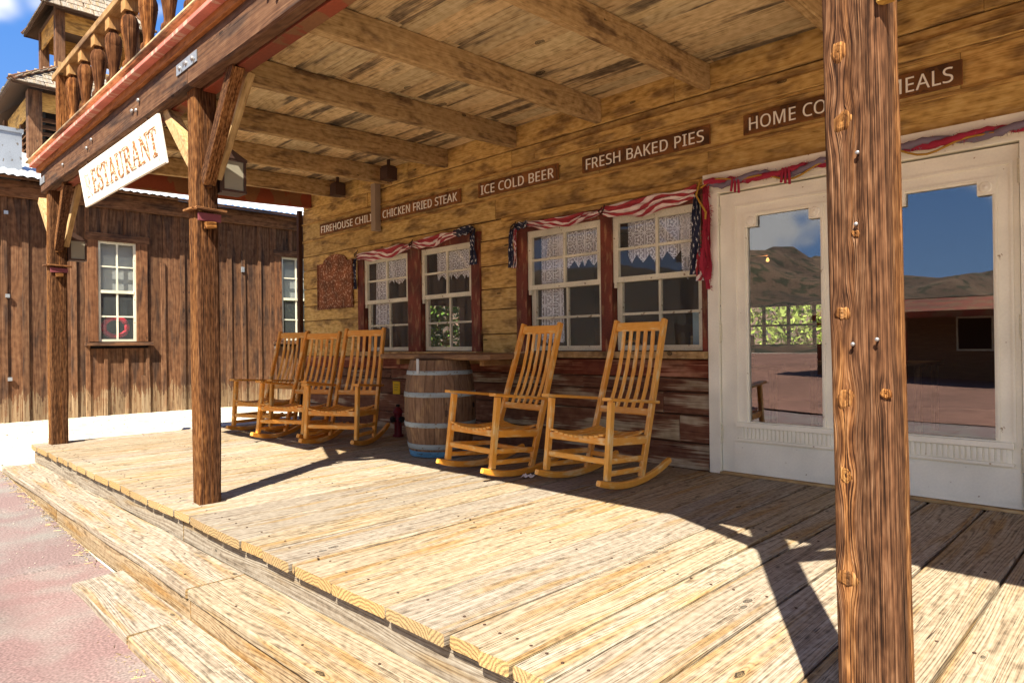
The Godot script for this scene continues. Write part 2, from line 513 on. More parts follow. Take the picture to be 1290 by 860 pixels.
	M.steel = mat(rgb8(150, 146, 142), 0.45)
	M.steel.metallic = 0.6
	M.frosted = mat(rgb8(138, 132, 114), 0.4)
	M.hydrant = mat(rgb8(96, 20, 28), 0.45)
	M.hydrant_bright = mat(rgb8(170, 24, 40), 0.5)
	M.yellow = mat(rgb8(214, 176, 22), 0.6)
	M.black = mat(rgb8(34, 30, 28), 0.8)
	M.white = mat(rgb8(225, 222, 214), 0.7)
	M.cord = mat(rgb8(176, 132, 48), 0.6)
	d = painted(131, 512, rgb8(120, 100, 96), rgb8(124, 118, 111), 0.34, 0.1, 0.006, 1, 0.26, 120.0)
	M.pavement = mat(d.a, 0.9, d.h, 0.15)
	d = painted(133, 512, rgb8(196, 184, 166), rgb8(178, 164, 142), 0.5, 0.08, 0.02, 1, 0.1, 50.0)
	M.dirt = mat(d.a, 0.95, d.h, 0.6)
	d = painted(135, 512, rgb8(132, 96, 80), rgb8(112, 80, 66), 0.5, 0.12, 0.02, 1, 0.15, 60.0)
	M.road = mat(d.a, 0.95, d.h, 0.4)
	d = painted(137, 256, rgb8(196, 116, 98), rgb8(206, 160, 138), 0.66, 0.12, 0.03, 4)
	M.pink = mat(d.a, 0.6, d.h, 0.05)
	d = painted(139, 256, rgb8(134, 66, 42), rgb8(126, 86, 54), 0.55, 0.25, 0.02, 4)
	M.redbeam = mat(d.a, 0.75, d.h, 0.1)
	d = painted(141, 256, rgb8(206, 208, 210), rgb8(176, 172, 164), 0.72, 0.06, 0.02)
	M.tin = mat(d.a, 0.45, d.h, 0.03)
	M.tin.metallic = 0.25
	# solid, strongly mirroring door glass; thin sash panes
	var g := StandardMaterial3D.new()
	g.albedo_color = Color(1, 1, 1, 0.0)
	g.roughness = 0.0
	g.refraction_enabled = true
	g.refraction_scale = 0.11
	M.door_glass = g
	g = StandardMaterial3D.new()
	g.albedo_color = Color(0.9, 0.95, 0.95, 0.05)
	g.roughness = 0.02
	g.transparency = BaseMaterial3D.TRANSPARENCY_ALPHA
	M.pane = g
	M.lace = lace_material()
	M.flag = flag_material(false)
	M.stars = flag_material(true)
	M.foliage = mat(Color.WHITE, 0.7)
	M.foliage.backlight_enabled = true
	M.foliage.backlight = Color(0.35, 0.4, 0.1)
	d = painted(161, 512, rgb8(92, 73, 56), rgb8(54, 54, 36), 0.55, 0.25, 0.03, 1, 0.2, 30.0)
	M.hill = mat(d.a, 1.0)

func lace_material() -> StandardMaterial3D:
	var s := 256
	var im := Image.create(s, s, false, Image.FORMAT_RGBA8)
	for y in s:
		for x in s:
			var u := fposmod(x / 64.0, 1.0) - 0.5
			var v := fposmod(y / 64.0, 1.0) - 0.5
			var r := sqrt(u * u + v * v)
			var a := atan2(v, u)
			var on := absf(r - 0.3 - 0.06 * cos(a * 5.0)) < 0.055 or r < 0.11 or absf(absf(u) - 0.47) < 0.03
			on = on or absf(u + v) < 0.035 and r > 0.3 or absf(u - v) < 0.035 and r > 0.3
			on = on or (x % 5 < 3 and y % 5 < 3) or y % 64 < 4 or (x % 9 == 0)
			im.set_pixel(x, y, Color(0.97, 0.97, 0.97, 1.0 if on else 0.0))
	var m := StandardMaterial3D.new()
	m.albedo_texture = tex(im)
	m.transparency = BaseMaterial3D.TRANSPARENCY_ALPHA_SCISSOR
	m.alpha_scissor_threshold = 0.5
	m.cull_mode = BaseMaterial3D.CULL_DISABLED
	m.roughness = 0.9
	m.backlight_enabled = true
	m.backlight = Color(0.3, 0.3, 0.3)
	return m

func flag_material(stars: bool) -> StandardMaterial3D:
	var s := 256
	var im := Image.create(s, s, false, Image.FORMAT_RGB8)
	var n := FastNoiseLite.new()
	n.frequency = 0.03
	for y in s:
		for x in s:
			var c: Color
			if stars:
				c = rgb8(24, 28, 54)
				var row := int(y / 64.0)
				var u := fposmod(x / 64.0 + 0.5 * (row % 2), 1.0) - 0.5
				var v := fposmod(y / 64.0, 1.0) - 0.5
				var a := fposmod(atan2(u, -v), TAU / 5.0) - PI / 5.0
				if sqrt(u * u + v * v) * cos(a) * (1.0 + 0.0) < 0.13 / (1.0 + 1.25 * (1.0 - absf(a) / (PI / 5.0))) * 1.6:
					c = rgb8(226, 222, 214)
			else:
				c = rgb8(158, 44, 52) if int(y * 7.0 / s) % 2 == 0 else rgb8(226, 208, 198)
			var k := 1.0 + n.get_noise_2d(x, y) * 0.12
			im.set_pixel(x, y, Color(c.r * k, c.g * k, c.b * k))
	var m := StandardMaterial3D.new()
	m.albedo_texture = tex(im)
	m.roughness = 0.85
	m.cull_mode = BaseMaterial3D.CULL_DISABLED
	m.rim_enabled = true
	m.rim = 0.2
	return m

# ------------------------------------------------------------------ sky, sun, camera
func sky_panorama() -> Image:
	var w := 1024
	var h := 512
	var n := FastNoiseLite.new()
	n.seed = 12
	n.frequency = 2.6
	n.fractal_octaves = 6
	n.fractal_gain = 0.52
	var im := Image.create(w, h, false, Image.FORMAT_RGBF)
	for y in h:
		var el := (0.5 - (y + 0.5) / h) * PI
		var s := sin(el)
		for x in w:
			var az := TAU * (x + 0.5) / w
			var d := Vector3(cos(el) * cos(az), s * 1.6, cos(el) * sin(az))
			var e := clampf(s, 0.0, 1.0)
			var c := Color(0.30, 0.50, 0.80).lerp(Color(0.03, 0.17, 0.56), 1.0 - pow(1.0 - e, 3.2))
			if s > -0.02:
				var q := n.get_noise_3dv(d) + 0.5 * n.get_noise_3dv(d * 3.1)
				var cover := smoothstep(0.02, 0.26, q + 0.16 - absf(s - 0.24) * 0.85)
				c = c.lerp(Color(0.86, 0.86, 0.86), cover)
			else:
				c = Color(0.34, 0.29, 0.23)
			im.set_pixel(x, y, c)
	return im

func setup_view() -> void:
	var cam := Camera3D.new()
	cam.name = "camera"
	cam.position = Vector3(0, 1, 0)
	cam.rotation_degrees = Vector3(0.192, 44.528, -0.675)
	cam.fov = 53.77
	cam.near = 0.05
	cam.far = 900.0
	add_child(cam)
	cam.current = true
	var sky := Sky.new()
	var sm := PanoramaSkyMaterial.new()
	sm.panorama = tex(sky_panorama())
	sky.sky_material = sm
	var env := Environment.new()
	env.background_mode = Environment.BG_SKY
	env.sky = sky
	env.tonemap_mode = Environment.TONE_MAPPER_LINEAR
	env.tonemap_exposure = 2.95
	env.background_energy_multiplier = 0.5
	env.sdfgi_enabled = true
	env.ssao_enabled = true
	env.ssil_enabled = true
	var we := WorldEnvironment.new()
	we.name = "environment"
	we.environment = env
	add_child(we)
	var sun := DirectionalLight3D.new()
	sun.name = "sun"
	sun.light_energy = 1.6
	sun.light_color = Color(1.0, 0.97, 0.91)
	sun.light_angular_distance = 0.5
	sun.shadow_enabled = true
	add_child(sun)
	sun.look_at_from_position(Vector3.ZERO, Vector3(-0.312, -0.784, -0.537), Vector3.UP)

# ------------------------------------------------------------------ ground
func ground_y(x: float) -> float:
	if x > -4.5:
		return -0.37
	if x > -8.5:
		return lerpf(-0.37, -0.2, (-4.5 - x) / 4.0)
	if x > -12.0:
		return lerpf(-0.2, -0.02, (-8.5 - x) / 3.5)
	return -0.02

func build_ground() -> void:
	var g := MB.new()
	var xs := [-420.0, -120.0, -40.0, -20.0, -14.0, -12.0, -11.0, -10.0, -9.2, -8.5, -6.5, -4.5, 0.0, 20.0, 60.0, 150.0, 420.0]
	var zs := [-420.0, -150.0, -60.0, -25.0, -14.0, -9.0, -6.0, -4.0, -2.5, -1.3, 0.5, 3.0, 6.0, 10.0, 20.0, 45.0, 120.0, 420.0]
	var n := FastNoiseLite.new()
	n.frequency = 0.4
	for a in xs.size() - 1:
		for b in zs.size() - 1:
			var p := []
			for q in [[a, b + 1], [a + 1, b + 1], [a + 1, b], [a, b]]:
				var x: float = xs[q[0]]
				var z: float = zs[q[1]]
				p.append(Vector3(x, ground_y(x) - 0.035 + n.get_noise_2d(x, z) * 0.02, z))
			g.quad(p[0], p[1], p[2], p[3], Vector2(p[0].x, p[0].z) / 2.5, Vector2(p[1].x, p[1].z) / 2.5, Vector2(p[2].x, p[2].z) / 2.5, Vector2(p[3].x, p[3].z) / 2.5)
	var o := obj(self, "ground", g.mesh(), M.dirt)
	o.set_meta("kind", "structure")
	# the street itself: packed red-brown earth
	var rd := MB.new()
	for a in 16:
		for b in 8:
			var x0 := -60.0 + a * 7.0
			var z0 := 3.02 + b * 5.0
			var q := [Vector3(x0, ground_y(x0) + 0.01, z0 + 5.0), Vector3(x0 + 7.0, ground_y(x0 + 7.0) + 0.01, z0 + 5.0), Vector3(x0 + 7.0, ground_y(x0 + 7.0) + 0.01, z0), Vector3(x0, ground_y(x0) + 0.01, z0)]
			rd.quad(q[0], q[1], q[2], q[3], Vector2(q[0].x, q[0].z) / 4.0, Vector2(q[1].x, q[1].z) / 4.0, Vector2(q[2].x, q[2].z) / 4.0, Vector2(q[3].x, q[3].z) / 4.0)
	var ro := obj(self, "road", rd.mesh(), M.road)
	ro.set_meta("kind", "structure")
	# stained concrete slabs in front of the porch, with open joints
	var pv := structure("pavement")
	var xj := [-8.55, -6.6, -4.95, -2.3, 0.4, 3.2, 6.4]
	var zj := [-1.22, 1.1, 3.0]
	for a in xj.size() - 1:
		for b in zj.size() - 1:
			var m := MB.new()
			m.col = tone(0.88, 1.0)
			if b == 0 and a == 2:
				m.col = Color(0.98, 0.9, 0.88)
			var gap := 0.008
			var x0: float = xj[a] + gap
			var x1: float = xj[a + 1] - gap
			var z0: float = zj[b] + gap
			var z1: float = zj[b + 1] - gap
			var dy := rng.randf_range(-0.004, 0.004)
			var y0 := ground_y(x0) + dy
			var y1 := ground_y(x1) + dy
			if y0 != y1 and x0 < -4.5 and x1 > -4.5:
				y1 = ground_y(x1)
			var e := 0.012
			var top := [Vector3(x0 + e, y0, z1 - e), Vector3(x1 - e, y1, z1 - e), Vector3(x1 - e, y1, z0 + e), Vector3(x0 + e, y0, z0 + e)]
			var mid := [Vector3(x0, y0 - e, z1), Vector3(x1, y1 - e, z1), Vector3(x1, y1 - e, z0), Vector3(x0, y0 - e, z0)]
			var us := []
			for p in top:
				us.append(Vector2(p.x, p.z) / 1.7)
			m.quad(top[0], top[1], top[2], top[3], us[0], us[1], us[2], us[3])
			for k in 4:
				var k2 := (k + 1) % 4
				m.quad(mid[k], mid[k2], top[k2], top[k], us[k], us[k2], us[k2], us[k])
				m.quad(mid[k] + Vector3(0, -0.08, 0), mid[k2] + Vector3(0, -0.08, 0), mid[k2], mid[k], us[k], us[k2], us[k2], us[k])
			obj(pv, "slab", m.mesh(), M.pavement)

# ------------------------------------------------------------------ porch deck and steps
# boards weather differently: bleached, silvered or still golden
func plank_tint() -> Color:
	var c: Color = [Color(1.04, 1.0, 0.94), Color(1.0, 0.93, 0.8), Color(0.86, 0.85, 0.83), Color(0.95, 0.88, 0.74), Color(1.0, 0.97, 0.9)][rng.randi() % 5]
	return c * rng.randf_range(0.84, 1.04)

func build_deck() -> void:
	var deck := structure("porch_floor")
	var nail := lathe([[0.0001, 0.0], [0.006, 0.0], [0.006, 0.002], [0.0001, 0.003]], 8)
	var edges := [-8.62]
	var x := -8.62
	while x < -2.9:
		x += [0.19, 0.24, 0.29, 0.16, 0.27, 0.22][rng.randi() % 6]
		edges.append(x)
	edges[edges.size() - 1] = -2.88
	edges.append_array([-2.556, -2.162, -1.793, -1.633, -1.493, -1.336, -1.09, -0.80, -0.515, -0.24, 0.05, 0.33, 0.6, 0.88, 1.15, 1.45, 1.75, 2.05])
	for k in edges.size() - 1:
		var a: float = edges[k]
		var b: float = edges[k + 1]
		var gap := rng.randf_range(0.009, 0.018)
		var cx := (a + b) * 0.5
		var front := -1.49 + rng.randf_range(-0.007, 0.006)
		var dy := rng.randf_range(-0.004, 0.003)
		bd(deck, "plank", M.deck, Vector3(cx, -0.024 + dy, front), Vector3(cx, -0.024 + dy, WALL_Z + 0.005), b - a - gap, 0.048, Vector3.UP,
			{"seg": 6, "wob": 0.0025, "ch": 0.008, "tint": plank_tint(), "end": M.deck_end, "skew": [rng.randf_range(-0.004, 0.004), 0.0]})
		for zn in [-1.62, -2.55, -3.45]:
			for sx in [-0.28, 0.28]:
				obj(deck, "nail", nail, M.iron, Transform3D(Basis(), Vector3(cx + sx * (b - a) + rng.randf_range(-0.01, 0.01), dy + 0.0005, zn + rng.randf_range(-0.02, 0.02))))
	for zz in [-1.72, -2.6, -3.5, -4.4]:
		bd(deck, "bearer", M.wall, Vector3(-8.6, -0.15, zz), Vector3(2.0, -0.15, zz), 0.18, 0.09, Vector3(0, 0, 1), {"seg": 1})
	for seg in [[-8.6, -4.36], [-4.345, -0.6], [-0.59, 2.0]]:
		bd(deck, "fascia_board", M.deck, Vector3(seg[0], -0.122, -1.545), Vector3(seg[1], -0.122, -1.545), 0.138, 0.04, Vector3(0, 0, 1), {"seg": 5, "wob": 0.003, "tint": plank_tint(), "end": M.deck_end})
	bd(deck, "fascia_board", M.deck, Vector3(-8.6, -0.125, -1.56), Vector3(-8.6, -0.125, -4.75), 0.15, 0.03, Vector3(-1, 0, 0), {"tint": plank_tint()})
	var st := thing("porch_steps", "long weathered timber steps below the plank porch edge", "steps", Vector3.ZERO)
	for seg in [[-8.42, -3.462], [-3.448, 2.0]]:
		bd(st, "tread", M.deck, Vector3(seg[0], -0.206, -1.372), Vector3(seg[1], -0.206, -1.372), 0.3, 0.052, Vector3.UP, {"seg": 8, "wob": 0.004, "ch": 0.007, "tint": plank_tint(), "end": M.deck_end})
	for seg in [[-8.4, -6.2], [-6.19, -3.44], [-3.43, 2.0]]:
		bd(st, "riser", M.deck, Vector3(seg[0], -0.304, -1.252), Vector3(seg[1], -0.304, -1.252), 0.14, 0.035, Vector3(0, 0, 1), {"seg": 4, "wob": 0.003, "tint": Color(0.92, 0.78, 0.58), "end": M.deck_end})
	for seg in [[-4.46, -3.45], [-3.436, -0.9], [-0.885, 2.0]]:
		bd(st, "tread", M.deck, Vector3(seg[0], -0.346, -1.09), Vector3(seg[1], -0.346, -1.09), 0.27, 0.052, Vector3.UP, {"seg": 5, "wob": 0.003, "ch": 0.006, "tint": plank_tint(), "end": M.deck_end, "skew": [0.02, 0.0]})
	# nail heads on the treads
	for k in 26:
		var nx := -8.2 + k * 0.32 + rng.randf_range(-0.05, 0.05)
		obj(st, "nail", nail, M.iron, Transform3D(Basis(), Vector3(nx, -0.1795, -1.30 + (k % 2) * -0.13 + rng.randf_range(-0.01, 0.01))))
	# dry grass stalks and grit swept against the steps: uncountable
	var mb := MB.new()
	for k in 420:
		var lx := rng.randf_range(-8.3, -1.2)
		var near := -1.215 if lx < -4.48 else -0.945
		var p := Vector3(lx, 0.0, near + absf(rng.randfn(0.0, 0.035)) + 0.01)
		p.y = ground_y(lx) + 0.004
		var a := rng.randf_range(-0.5, 0.5) + (PI / 2 if rng.randf() < 0.15 else 0.0)
		var d := Vector3(cos(a), rng.randf_range(0.0, 0.12), sin(a)) * rng.randf_range(0.01, 0.06)
		mb.col = Color(0.55, 0.42, 0.2) * rng.randf_range(0.5, 1.1)
		var s := Vector3(-d.z, 0, d.x).normalized() * rng.randf_range(0.001, 0.0028)
		mb.quad(p - s, p + s, p + s * 0.4 + d, p - s * 0.4 + d)
		mb.quad(p - s, p - s * 0.4 + d, p + Vector3(0, 0.003, 0) + d, p + Vector3(0, 0.003, 0))
	var gv := MB.new()
	for k in 1500:
		var gx := rng.randf_range(-12.0, -1.0)
		var gz := rng.randf_range(-1.15, 1.2) if gx > -8.5 else rng.randf_range(-6.0, 1.5)
		if gx > -4.5 and gz < -0.93:
			gz += 0.4
		if rng.randf() < 0.35 and gx > -8.4:
			gz = (-1.2 if gx < -4.48 else -0.93) + absf(rng.randfn(0.0, 0.05))
		var r := rng.randf_range(0.002, 0.007) * (1.0 if gx > -8.5 else 2.0)
		gv.col = Color(0.3, 0.25, 0.2) * rng.randf_range(0.35, 1.5)
		var ce := Vector3(gx, ground_y(gx) + (0.0 if gx > -8.5 else -0.03), gz)
		var a0 := rng.randf() * TAU
		var base := []
		for e in 5:
			var a := a0 - TAU * e / 5.0
			base.append(ce + Vector3(cos(a) * r * rng.randf_range(0.8, 1.5), 0.0, sin(a) * r))
		for e in 5:
			gv.tri(base[e], base[(e + 1) % 5], ce + Vector3(0, r * 0.9, 0))
	var gr := obj(self, "gravel", gv.mesh(), M.foliage_dry)
	meta(gr, "small stones and grit scattered over the street paving", "gravel")
	gr.set_meta("kind", "stuff")
	var lit := obj(self, "plant_litter", mb.mesh(), M.foliage_dry)
	meta(lit, "dry straw and splinters swept against the timber steps", "litter")
	lit.set_meta("kind", "stuff")

# ------------------------------------------------------------------ restaurant front
func minus(r: Rect2, holes: Array) -> Array:
	var out := [r]
	for h: Rect2 in holes:
		var next := []
		for q: Rect2 in out:
			if not q.intersects(h):
				next.append(q)
				continue
			var i := q.intersection(h)
			if i.position.x - q.position.x > 0.001:
				next.append(Rect2(q.position.x, q.position.y, i.position.x - q.position.x, q.size.y))
			if q.end.x - i.end.x > 0.001:
				next.append(Rect2(i.end.x, q.position.y, q.end.x - i.end.x, q.size.y))
			if i.position.y - q.position.y > 0.001:
				next.append(Rect2(i.position.x, q.position.y, i.size.x, i.position.y - q.position.y))
			if q.end.y - i.end.y > 0.001:
				next.append(Rect2(i.position.x, i.end.y, i.size.x, q.end.y - i.end.y))
		out = next
	return out

func text(parent: Node, s: String, font: String, height: float, width: float, m: Material, tf: Transform3D, weight := 400, called := "lettering") -> MeshInstance3D:
	var f := SystemFont.new()
	f.font_names = PackedStringArray([font])
	f.font_weight = weight
	var t := TextMesh.new()
	t.font = f
	t.text = s
	t.font_size = 64
	t.pixel_size = 0.01
	t.depth = 0.02
	t.curve_step = 1.0
	var bb := t.get_aabb()
	var k := Vector3(width / bb.size.x, height / bb.size.y, 0.3)
	var o := MeshInstance3D.new()
	o.mesh = t
	t.material = m
	var c := bb.get_center()
	o.transform = tf * Transform3D(Basis.from_scale(k), Vector3(-c.x * k.x, -c.y * k.y, 0.0))
	put(parent, o, called)
	return o

func build_restaurant() -> void:
	var b := thing("restaurant_building", "golden brown plank restaurant front with sash windows and cream glazed doors", "building", Vector3.ZERO)
	var holes := [Rect2(-7.42, 0.86, 2.29, 1.31), Rect2(-4.6, 0.86, 2.05, 1.31), Rect2(-2.55, -0.1, 2.03, 2.37)]
	var seams := [0.0, 0.2, 0.42, 0.6, 0.71, 0.86, 1.10, 1.35, 1.56, 1.80, 2.06, 2.26, 2.48, 2.73, 2.92, 3.16]
	for k in seams.size() - 1:
		var y0: float = seams[k]
		var y1: float = seams[k + 1]
		var cuts := [-8.85]
		var cx := -8.85
		while true:
			cx += rng.randf_range(1.6, 3.6)
			if cx > 1.4:
				break
			cuts.append(cx)
		cuts.append(2.1)
		for c in cuts.size() - 1:
			var t := tone(0.78, 1.14, 0.07)
			for r: Rect2 in minus(Rect2(cuts[c], y0, cuts[c + 1] - cuts[c], y1 - y0), holes):
				if r.size.x < 0.03 or r.size.y < 0.015:
					continue
				var low := y1 < 0.9
				var m: Material = M.wall_low if low else M.wall
				if low and k == 4:
					t = Color(1.0, 0.6, 0.52)
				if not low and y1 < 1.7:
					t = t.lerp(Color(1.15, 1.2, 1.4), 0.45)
				bd(b, "wall_board", m, Vector3(r.position.x + 0.0015, r.get_center().y, WALL_Z - 0.015 + rng.randf_range(-0.006, 0.004)), Vector3(r.end.x - 0.0015, r.get_center().y, WALL_Z - 0.015 + rng.randf_range(-0.006, 0.004)),
					r.size.y - rng.randf_range(0.006, 0.012), 0.03, Vector3(0, 0, 1), {"seg": 3, "wob": 0.0015, "ch": 0.006, "tint": t, "scale": Vector2(3.0, 1.2)})
	# solid wall behind the boards
	var back := MB.new()
	for r: Rect2 in minus(Rect2(-8.85, -0.3, 10.95, 3.5), [Rect2(-7.29, 0.92, 2.02, 1.16), Rect2(-4.46, 0.92, 1.87, 1.16), Rect2(-2.46, -0.02, 1.85, 2.14)]):
		back.box(Vector3(r.position.x, r.position.y, WALL_Z - 0.16), Vector3(r.end.x, r.end.y, WALL_Z - 0.034))
	obj(b, "wall_core", back.mesh(), M.interior)
	# ledger and mouldings under the ceiling
	bd(b, "ledger", M.wall, Vector3(-4.32, 2.785, WALL_Z + 0.018), Vector3(2.1, 2.785, WALL_Z + 0.018), 0.105, 0.036, Vector3(0, 0, 1), {"seg": 4, "tint": Color(1.15, 1.1, 1.0), "scale": Vector2(3.0, 1.2)})
	bd(b, "ledger_strip", M.wall, Vector3(-8.85, 2.72, WALL_Z + 0.012), Vector3(2.1, 2.72, WALL_Z + 0.012), 0.022, 0.024, Vector3(0, 0, 1), {"seg": 4, "tint": Color(0.8, 0.75, 0.7)})
	bd(b, "ledger_strip", M.wall, Vector3(-8.85, 2.475, WALL_Z + 0.008), Vector3(2.1, 2.475, WALL_Z + 0.008), 0.03, 0.016, Vector3(0, 0, 1), {"seg": 4, "tint": Color(0.9, 0.85, 0.8)})
	bd(b, "ledger_strip", M.wall, Vector3(-4.8, 2.235, WALL_Z + 0.012), Vector3(-2.56, 2.235, WALL_Z + 0.012), 0.05, 0.024, Vector3(0, 0, 1), {"seg": 4, "tint": Color(1.0, 0.95, 0.85)})
	bd(b, "skirting", M.wall_low, Vector3(-8.85, 0.04, WALL_Z + 0.012), Vector3(-2.56, 0.04, WALL_Z + 0.012), 0.08, 0.024, Vector3(0, 0, 1), {"seg": 4})
	# left end wall, roof slab, inner room
	bd(b, "corner_pipe", M.iron, Vector3(-8.9, -0.1, WALL_Z + 0.03), Vector3(-8.9, 2.93, WALL_Z + 0.03), 0.06, 0.06, Vector3(0, 0, 1), {"seg": 1, "tint": Color(1.1, 0.8, 0.6)})
	var side := MB.new()
	for r: Rect2 in minus(Rect2(-11.5, -0.3, 6.57, 3.5), [Rect2(-7.7, 0.9, 0.8, 0.75)]):
		side.box(Vector3(-8.85, r.position.y, r.position.x), Vector3(-8.72, r.end.y, r.end.x), 0.5)
	obj(b, "side_wall", side.mesh(), M.interior)
	var rear := MB.new()
	for r: Rect2 in minus(Rect2(-8.72, -0.3, 10.82, 3.5), [Rect2(-5.5, 0.9, 1.7, 0.72)]):
		rear.box(Vector3(r.position.x, r.position.y, -11.5), Vector3(r.end.x, r.end.y, -11.36), 0.5)
	obj(b, "rear_wall", rear.mesh(), M.interior)
	obj(b, "end_wall", boxm(Vector3(2.1, -0.3, -11.5), Vector3(2.24, 3.2, WALL_Z), Color.WHITE, 0.5), M.interior)
	obj(b, "room_floor", boxm(Vector3(-8.72, -0.3, -11.36), Vector3(2.1, -0.005, WALL_Z - 0.16), Color.WHITE, 0.5), M.interior)
	obj(b, "roof_slab", boxm(Vector3(-8.9, 3.2, -11.6), Vector3(2.3, 3.3, WALL_Z + 0.1), Color.WHITE, 0.5), M.interior)
	var rw := MB.new()
	for k in 5:
		var xx := lerpf(-5.5, -3.8, k / 4.0)
		rw.box(Vector3(xx - 0.025, 0.9, -11.44), Vector3(xx + 0.025, 1.62, -11.40))
	for yy in [0.92, 1.26, 1.6]:
		rw.box(Vector3(-5.5, yy - 0.018, -11.435), Vector3(-3.8, yy + 0.018, -11.405))
	obj(b, "rear_window_frame", rw.mesh(), M.black)
	# windows
	window(b, [[-7.29, -6.365], [-6.126, -5.26]], -7.42, -5.13)
	window(b, [[-4.46, -3.569], [-3.45, -2.60]], -4.6, -2.556)
	# double doors
	doors(b)
	# downspout stub
	obj(b, "downspout", boxm(Vector3(-6.99, 2.40, WALL_Z + 0.02), Vector3(-6.9, 2.97, WALL_Z + 0.1)), M.downspout)

func window(b: Node, sashes: Array, x0: float, x1: float) -> void:
	var z := WALL_Z
	var y0 := 0.93
	var y1 := 2.08
	var cas := MB.new()
	var zf := z + 0.025
	# casing posts and head, one mesh
	cas.box(Vector3(x0, y0 - 0.06, z - 0.1), Vector3(sashes[0][0], y1 + 0.0, zf), 1.0)
	cas.box(Vector3(sashes[0][1], y0 - 0.06, z - 0.1), Vector3(sashes[1][0], y1 + 0.0, zf), 1.0)
	cas.box(Vector3(sashes[1][1], y0 - 0.06, z - 0.1), Vector3(x1, y1 + 0.0, zf), 1.0)
	cas.box(Vector3(x0 - 0.01, y1, z - 0.1), Vector3(x1 + 0.01, y1 + 0.09, zf + 0.006), 1.0)
	var w := obj(b, "window", cas.mesh(), M.red)
	bd(w, "sill", M.joist, Vector3(x0 - 0.02, y0 - 0.035, z + 0.03), Vector3(x1 + 0.004, y0 - 0.035, z + 0.03), 0.12, 0.055, Vector3.UP, {"seg": 3, "wob": 0.002, "scale": Vector2(2, 1)})
	for s in sashes:
		for up in 2:
			var a := y0 if up == 0 else 1.515
			var c := 1.555 if up == 0 else y1
			var zz := z - 0.055 if up == 0 else z - 0.015
			var fr := MB.new()
			var l: float = s[0] + (0.012 if up == 0 else 0.002)
			var r: float = s[1] - (0.012 if up == 0 else 0.002)
			var t := 0.05
			var h := 0.018
			fr.box(Vector3(l, a, zz - h), Vector3(l + t, c, zz + h))
			fr.box(Vector3(r - t, a, zz - h), Vector3(r, c, zz + h))
			fr.box(Vector3(l + t, a, zz - h), Vector3(r - t, a + 0.045, zz + h - 0.002))
			fr.box(Vector3(l + t, c - (0.06 if up == 1 else 0.04), zz - h), Vector3(r - t, c, zz + h - 0.002))
			if up == 1:
				fr.box(Vector3(l + 0.004, a - 0.045, zz - h), Vector3(l + 0.03, a, zz + h - 0.003))
				fr.box(Vector3(r - 0.03, a - 0.045, zz - h), Vector3(r - 0.004, a, zz + h - 0.003))
			obj(w, "sash", fr.mesh(), M.sash)
			var mx := (l + r) * 0.5 + 0.01
			var my := (a + c) * 0.5
			obj(w, "glazing_bar", boxm(Vector3(mx - 0.012, a + 0.045, zz - 0.012), Vector3(mx + 0.012, c - 0.04, zz + 0.014)), M.sash)
			obj(w, "glazing_bar", boxm(Vector3(l + t, my - 0.011, zz - 0.012), Vector3(r - t, my + 0.011, zz + 0.012)), M.sash)
			for px in 2:
				for py in 2:
					var xa := l + t if px == 0 else mx + 0.012
					var xb := mx - 0.012 if px == 0 else r - t
					var ya := a + 0.045 if py == 0 else my + 0.011
					var yb := my - 0.011 if py == 0 else c - (0.06 if up == 1 else 0.04)
					var g := MB.new()
					var j := rng.randf_range(-0.004, 0.004)
					g.quad(Vector3(xa, ya, zz + j * 0.3), Vector3(xb, ya, zz - j * 0.3), Vector3(xb, yb, zz - j), Vector3(xa, yb, zz + j))
					obj(w, "pane", g.mesh(), M.pane)

